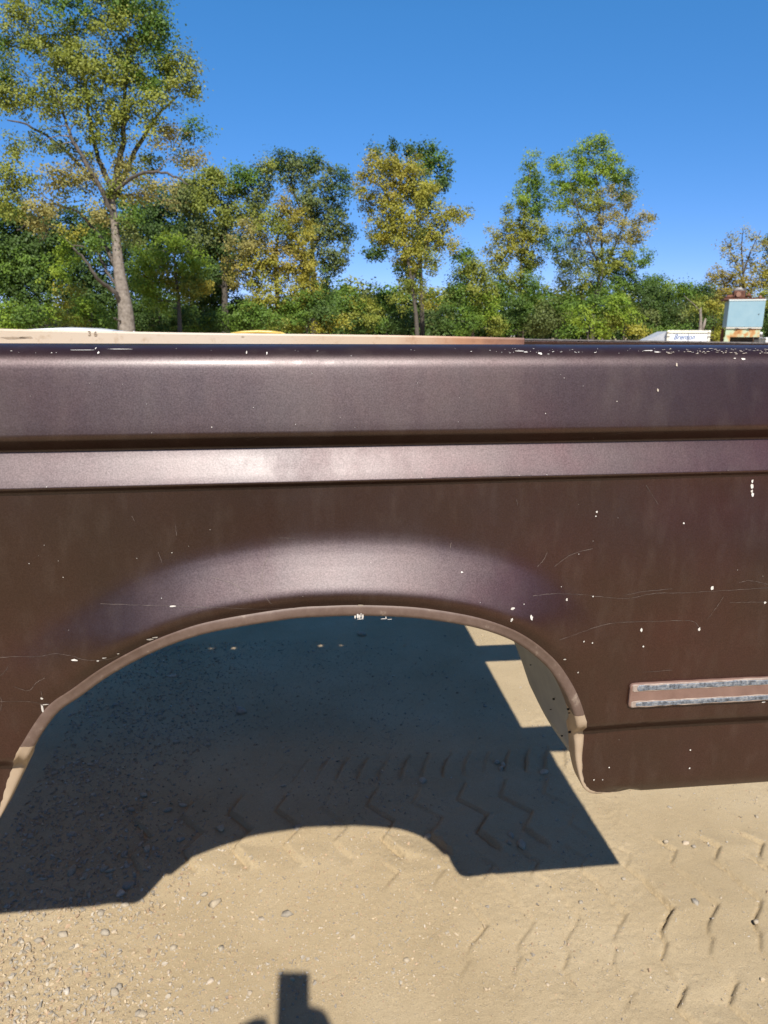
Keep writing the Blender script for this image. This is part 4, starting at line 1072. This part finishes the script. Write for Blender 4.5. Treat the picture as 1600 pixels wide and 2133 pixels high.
def trailer():
    Y = 26
    a, b = at(1391, 700, Y), at(1477, 700, Y); zt = at(1430, 688, Y)[2]; w = b[0] - a[0]
    t = thing('cargo_trailer', 'white box trailer with blue lettering on its two rear doors', 'trailer', (a[0] + w/2, Y, 0))
    h = w / 2; t.rotation_euler = (0, 0, math.radians(-20)); t.scale = (.93, 1, 1)
    mb = MB(); mb.box(-h, h, .05, 3.2, .45, zt - .03); mb.build('body', WHITE, t, bevel=.02)
    for x0, x1 in ((-h + .10, -.012), (.012, h - .09)):
        mb = MB(); mb.box(x0, x1, 0, .048, .55, zt - .14); d = mb.build('door', m_simple('door_white', (.80,.80,.80), (.84,.84,.84), 3, .35), t, bevel=.006)
    cream = m_simple('cream_frame', (.70,.66,.54), (.78,.75,.64), 6, .5)
    for s in (-1, 1):
        x = s * (h - .045); mb = MB(); mb.box(x - .045, x + .045, -.03, .055, .45, zt - .115); mb.build('corner_post', cream, t, bevel=.012)
        mb = MB(); mb.tube([(x, -.04, zt - .06), (x, .1, zt - .06)], .055, 12); mb.build('corner_lamp', cream, t, True)
        for z in (zt - .24, zt - .42): 
            mb = MB(); mb.box(x - .07, x + .07, -.045, -.031, z, z + .02); mb.build('hinge', DARKSTEEL, t)
    mb = MB(); mb.box(-h, h, -.02, .05, zt - .105, zt); mb.build('header', cream, t, bevel=.01)
    mb = MB(); mb.add([(-h-.002,.1,.45),(-h-.002,3.2,.45),(-h-.002,3.2,zt-.05),(-h-.002,.1,zt-.04),(-h-.75,.4,.45),(-h-.75,3.0,.45),(-h-.75,3.0,1.30),(-h-.75,.4,1.30)],
                      [(0,1,2,3),(4,7,6,5),(0,4,5,1),(3,2,6,7),(0,3,7,4),(1,5,6,2)]); mb.build('side_wing', m_simple('grey_sheet', (.42,.44,.47), (.55,.57,.60), 4, .5), t)
    inkb = m_simple('blue_ink', (.05,.11,.27), (.07,.14,.32), 9, .6); inkg = m_simple('grey_ink', (.16,.18,.20), (.2,.22,.25), 9, .6)
    for txt, sz, x, z, ink, sh_ in (('Brenton', .27, -h + .26, zt - .335, inkb, .35), ('Moving & Storage Co', .105, -h + .24, zt - .455, inkg, .25)):
        me = text_mesh(txt, sz, sh_); me.materials.append(ink)
        xs = [v.co.x for v in me.vertices]; k = ((.80 if sz > .2 else 1.12) * w / 1.0 * .62) / (max(xs) - min(xs)) if True else 1
        o = mesh_obj('lettering', me, t); o['kind'] = 'stuff'; o.rotation_euler = (math.pi/2, 0, 0); o.location = (x, -.003, z); o.scale = (k, 1, 1)
    for s in (-1, 1):
        for y in (1.3, 2.1):
            mb = MB(); mb.tube([(s*(h-.16), y, .32), (s*(h-.02), y, .32)], .32, 20); mb.build('wheel', m_simple('rubber', (.02,.02,.02), (.04,.04,.04), 30, .8), t)
trailer()

def machine():
    Y = 20.0
    t = thing('rusty_machine', 'pale blue steel tank on a rusted green frame with an engine on top', 'machine', (at(1550,700,Y)[0], Y, 0))
    t.rotation_euler = (0, 0, math.radians(-27)); t.scale = (.90, 1, 1)
    L = t.location
    def P(px, py, y=Y): q = at(px, py, y); return q[0] - L.x, q[2]
    blue = m_simple('pale_blue_paint', (.23,.37,.44), (.28,.42,.48), 4, .55)
    rustgreen, nt, b = new_mat('rusted_green')
    n = noise(nt, ocoord(nt), 2.6, 6, .65)
    c = ramp(nt, n.outputs[0], [(.36, (.34,.14,.05)), (.46, (.52,.30,.12)), (.52, (.46,.52,.34)), (.70, (.42,.56,.42))]); nt.links.new(c.outputs[0], b.inputs['Base Color']); b.inputs['Roughness'].default_value = .75
    rust = m_simple('rust', (.07,.028,.018), (.20,.085,.05), 7, .9, 0, .4, .02); soot = m_simple('sooty_iron', (.025,.025,.025), (.07,.065,.06), 8, .8)
    x0, z0 = P(1515, 681); x1, _ = P(1586, 681); _, z1 = P(1550, 624)
    mb = MB(); mb.box(x0, x1, 0, 1.5, z0, z1); mb.build('tank', blue, t, bevel=.015)
    mb = MB(); mb.box(x0 - .01, x1 + .01, -.012, -.002, z1 - .03, z1 + .012); mb.build('rim', m_simple('worn_rim', (.55,.60,.58), (.62,.68,.66), 12, .6), t)
    mb = MB(); mb.box(x0 - .005, x1 - .02, -.015, .05, z0 - .045, z0 - .003); mb.build('flange', m_simple('pale_flange', (.5,.5,.45), (.6,.56,.48), 5, .7), t)
    for px in (1536, 1561):
        xx, zz = P(px, 682); mb = MB(); mb.box(xx - .055, xx + .055, -.022, -.016, zz - .045, zz - .02); mb.build('slot', HOLE, t)
    _, zg = P(1550, 702)
    mb = MB(); mb.box(x0, x1 - .045, .02, .06, zg, z0 - .047); mb.build('frame_panel', rustgreen, t)
    xl, _ = P(1523, 700)
    mb = MB(); mb.box(x0 - .02, xl, .02, .10, -.1, zg - .002); mb.build('leg', rustgreen, t)
    mb = MB(); mb.box(x0 - .03, x0 + .06, 1.35, 1.45, -.1, z0 - .047); mb.build('leg', rust, t)
    xr, _ = P(1571, 700)
    mb = MB(); mb.box(xr, x1 - .045, .08, .16, -.1, zg - .002); mb.build('leg', soot, t)
    mb = MB(); mb.box(x1 - .14, x1 - .05, 1.35, 1.45, -.1, z0 - .047); mb.build('leg', rust, t)
    mb = MB(); mb.box(xl + .002, xr - .002, .3, .34, .2, zg); mb.build('dark_panel', soot, t)
    # deck plate and engine
    xa, za = P(1511, 623); xb, zb = P(1586, 616)
    mb = MB(); mb.box(xa, x1 - .02, .03, 1.4, z1 + .014, z1 + .055); mb.build('deck', rust, t)
    xe, ze = P(1532, 606); xf, zf = P(1556, 602); base = z1 + .056
    mb = MB(); mb.box(xe, xf, .2, .8, base, ze + .03); mb.build('engine_block', rust, t, bevel=.03)
    xm, zm = P(1541, 612); mb = MB(); mb.tube([(xm, .12, zm), (xm, .19, zm)], .075, 16); mb.build('pulley', m_simple('pulley_rust', (.24,.12,.08), (.32,.18,.12), 12, .8), t)
    xm, zm = P(1541, 604); mb = MB(); mb.tube([(xm - .12, .35, zm - .02), (xm - .04, .35, zm + .04), (xm + .08, .35, zm + .045), (xm + .16, .35, zm)], [.05,.06,.06,.045], 10); mb.build('air_cleaner', m_simple('grey_tin', (.22,.21,.20), (.34,.32,.30), 9, .5), t, True)
    xm, zm = P(1552, 603); mb = MB(); mb.tube([(xm, .4, base), (xm + .02, .4, zm + .06)], [.10, .085], 12); mb.build('cylinder', soot, t, True)
    mb = MB(); xm, zm = P(1562, 614); mb.tube([(xm - .06, .3, base + .02), (xm, .3, zm + .03), (xm + .09, .3, base + .01)], [.05, .06, .03], 8); mb.build('bracket', rust, t, True)
    mb = MB(); xm, zm = P(1520, 617); mb.tube([(xm - .09, .3, base + .01), (xm, .28, zm + .01), (xm + .16, .28, zm + .03)], [.03, .05, .05], 8); mb.build('exhaust', rust, t, True)
    mb = MB(); xm, zm = P(1584, 618); mb.box(xm - .04, xm + .03, .1, .2, base, zm + .03); mb.build('lug', m_simple('lug_rust', (.26,.13,.09), (.34,.19,.14), 12, .8), t, bevel=.01)
    xd, zd = P(1579, 655); mb = MB(); mb.tube([(xd, -.006, zd), (xd, .01, zd)], .018, 10); mb.build('bolt', soot, t)
machine()
# bits standing right of the machine
p = at(1585, 695, 22); t = thing('steel_post', 'short grey post with a white cap beside the machine', 'post', (p[0], 22, 0))
mb = MB(); mb.tube([(0,0,-.1), (0,0,p[2] - .03)], .07, 10); mb.build('shaft', DARKSTEEL, t, True)
mb = MB(); mb.tube([(0,0,p[2] - .028), (0,0,p[2] + .05)], [.06, .045], 10); mb.build('cap', WHITE, t, True)
p = at(1604, 703, 21); t = thing('storage_box', 'white box cut off by the right frame edge beside the machine', 'box', (p[0], 21, 0))
mb = MB(); mb.box(-.12, .6, 0, .6, -.02, 1.40); mb.build('box_body', WHITE, t, bevel=.015); mb = MB(); mb.box(-.135, .615, -.012, .615, 1.402, p[2]); mb.build('lid', WHITE, t, bevel=.01)

# ------------------------------------------------------------------ the photographer, known by the shadow on the dirt
def skinned(name, V, E, R, mat, parent, sub=2):
    me = bpy.data.meshes.new(name); me.from_pydata(V, E, []); o = bpy.data.objects.new(name, me); COL.objects.link(o)
    md = o.modifiers.new('skin', 'SKIN')
    for i, r in enumerate(R):
        me.skin_vertices[0].data[i].radius = (r, r) if not isinstance(r, tuple) else r
    me.skin_vertices[0].data[0].use_root = True
    o.modifiers.new('sub', 'SUBSURF').levels = sub
    dg = bpy.context.evaluated_depsgraph_get(); m2 = bpy.data.meshes.new_from_object(o.evaluated_get(dg))
    bpy.data.objects.remove(o); m2.name = name; m2.materials.clear(); m2.materials.append(mat)
    for p in m2.polygons: p.use_smooth = True
    return mesh_obj(name, m2, parent)
def person():
    bx, by = 0.02, -0.56
    t = thing('person', 'person standing behind the view holding up a phone, seen as a shadow on dirt', 'person', (bx, by, 0))
    skin = m_simple('skin', (.50,.30,.22), (.56,.35,.26), 20, .5); shirt = m_simple('shirt', (.05,.06,.09), (.07,.08,.12), 30, .85); jean = m_simple('jeans', (.04,.06,.11), (.07,.09,.16), 60, .9)
    hair = m_simple('hair', (.03,.02,.015), (.06,.04,.03), 80, .7); shoe = m_simple('shoes', (.04,.035,.03), (.07,.06,.05), 40, .7)
    RH = (.026 - bx, .515, 1.420); LH = (-.140 - bx, .515, 1.402)
    V = [(0,0,.95),(0,.0,1.12),(0,.01,1.28),(0,.0,1.40),(0,.03,1.48),(0,.05,1.56),(0,.055,1.64)]
    R = [(.15,.11),(.13,.10),(.15,.10),(.12,.085),.055,(.07,.085),(.068,.085)]
    E = [(0,1),(1,2),(2,3),(3,4),(4,5),(5,6)]
    def chain(start, pts, rs):
        k = start
        for p, r in zip(pts, rs):
            V.append(p); R.append(r); E.append((k, len(V)-1)); k = len(V)-1
        return k
    for s, Hd in ((1, RH), (-1, LH)):
        w = chain(3, [(s*.13,-.005,1.40),(s*.19,0,1.37),(s*.235,.09,1.20),(s*.25,.17,1.10),(s*.20,.30,1.20),(Hd[0]+s*.035,Hd[1]-.075,Hd[2]-.06)], [.07,.06,.048,.042,.042,.028])
        hb = chain(w, [(Hd[0]+s*.015,Hd[1]-.02,Hd[2]-.005)], [(.030,.022)])
        # four fingers behind the phone, thumb on its face
        for j, (dz, L) in enumerate(((.030,.070),(.012,.078),(-.008,.073),(-.026,.058))):
            chain(hb, [(Hd[0]+s*.008,Hd[1]+.012,Hd[2]+dz),(Hd[0]-s*L*.35,Hd[1]+.020,Hd[2]+dz+.006),(Hd[0]-s*L*.72,Hd[1]+.014,Hd[2]+dz+.008)], [.0092,.0088,.0075])
        chain(hb, [(Hd[0]+s*.012,Hd[1]-.020,Hd[2]+.024),(Hd[0]-s*.002,Hd[1]-.024,Hd[2]+.050)], [.0115,.0095])
    for s in (1, -1):
        chain(0, [(s*.095,0,.86),(s*.10,.02,.50),(s*.105,-.01,.10),(s*.11,.10,.045)], [.085,.058,.042,.036])
    skinned('body', V, E, R, skin, t)
    # head details on the one body: hair cap, nose, ears
    mb = MB(); mb.tube([(0,.14,1.60),(0,.155,1.585)], [.012,.016], 8); mb.build('nose', skin, t, True)
    for s in (1, -1):
        mb = MB(); mb.tube([(s*.072,.05,1.62),(s*.085,.045,1.60),(s*.074,.05,1.575)], [.010,.016,.009], 8); mb.build('ear', skin, t, True)
        mb = MB(); mb.tube([(s*.03,.128,1.622),(s*.03,.137,1.622)], [.012,.006], 8); mb.build('eye', hair, t, True)
    mb = MB(); mb.tube([(-.022,.137,1.555),(0,.142,1.553),(.022,.137,1.555)], [.004,.007,.004], 6); mb.build('mouth', m_simple('lips', (.4,.18,.15), (.45,.2,.17), 20, .5), t, True)
    skinned('hair', [(0,.0,1.62),(0,.03,1.69),(0,.085,1.70)], [(0,1),(1,2)], [(.075,.06),(.08,.05),(.06,.03)], hair, t)
    V2 = [(0,0,.98),(0,0,1.12),(0,.01,1.28),(0,0,1.41)]; R2 = [(.168,.128),(.15,.12),(.168,.118),(.13,.098)]; E2 = [(0,1),(1,2),(2,3)]
    for s in (1, -1):
        b = len(V2); V2 += [(s*.13,-.005,1.405),(s*.19,0,1.372),(s*.228,.07,1.235)]; R2 += [.085,.078,.066]; E2 += [(3,b),(b,b+1),(b+1,b+2)]
    skinned('shirt', V2, E2, R2, shirt, t)
    V3 = [(0,0,.96)]; R3 = [(.165,.125)]; E3 = []
    for s in (1, -1):
        b = len(V3); V3 += [(s*.095,0,.85),(s*.10,.02,.50),(s*.105,-.01,.12)]; R3 += [.10,.075,.062]; E3 += [(0,b),(b,b+1),(b+1,b+2)]
    skinned('trousers', V3, E3, R3, jean, t)
    for s in (1, -1): skinned('shoe', [(s*.105,-.04,.05),(s*.11,.06,.045),(s*.115,.16,.035)], [(0,1),(1,2)], [.05,.05,.04], shoe, t)
person()
def phone():
    t = thing('smartphone', 'smartphone held upright, seen as the squared shadow at the bottom of the dirt', 'phone', (0, 0, 0))
    c = np.array([0, 0, CAM_H])
    def cp_(r, u, f): return tuple(c + RT * r + UP * u + FW * f)
    def slab(r0, r1, u0, u1, f0, f1):
        v = [cp_(r, u, f) for f in (f0, f1) for r, u in ((r0,u0),(r1,u0),(r1,u1),(r0,u1))]
        mb = MB(); mb.add(v, [(0,1,2,3),(7,6,5,4),(0,4,5,1),(1,5,6,2),(2,6,7,3),(3,7,4,0)]); return mb
    k = m_simple('phone_shell', (.03,.03,.035), (.04,.04,.045), 20, .4)
    slab(-.070, .005, -.125, .034, -.012, -.004).build('phone_body', k, t, bevel=.0015)
    slab(-.067, .002, -.121, .030, -.0132, -.0122).build('screen', m_simple('dark_screen', (.01,.01,.012), (.012,.012,.014), 20, .1), t)
phone()

print('LEAVES', sum(NL), len(und.data.polygons), len(far.data.polygons))
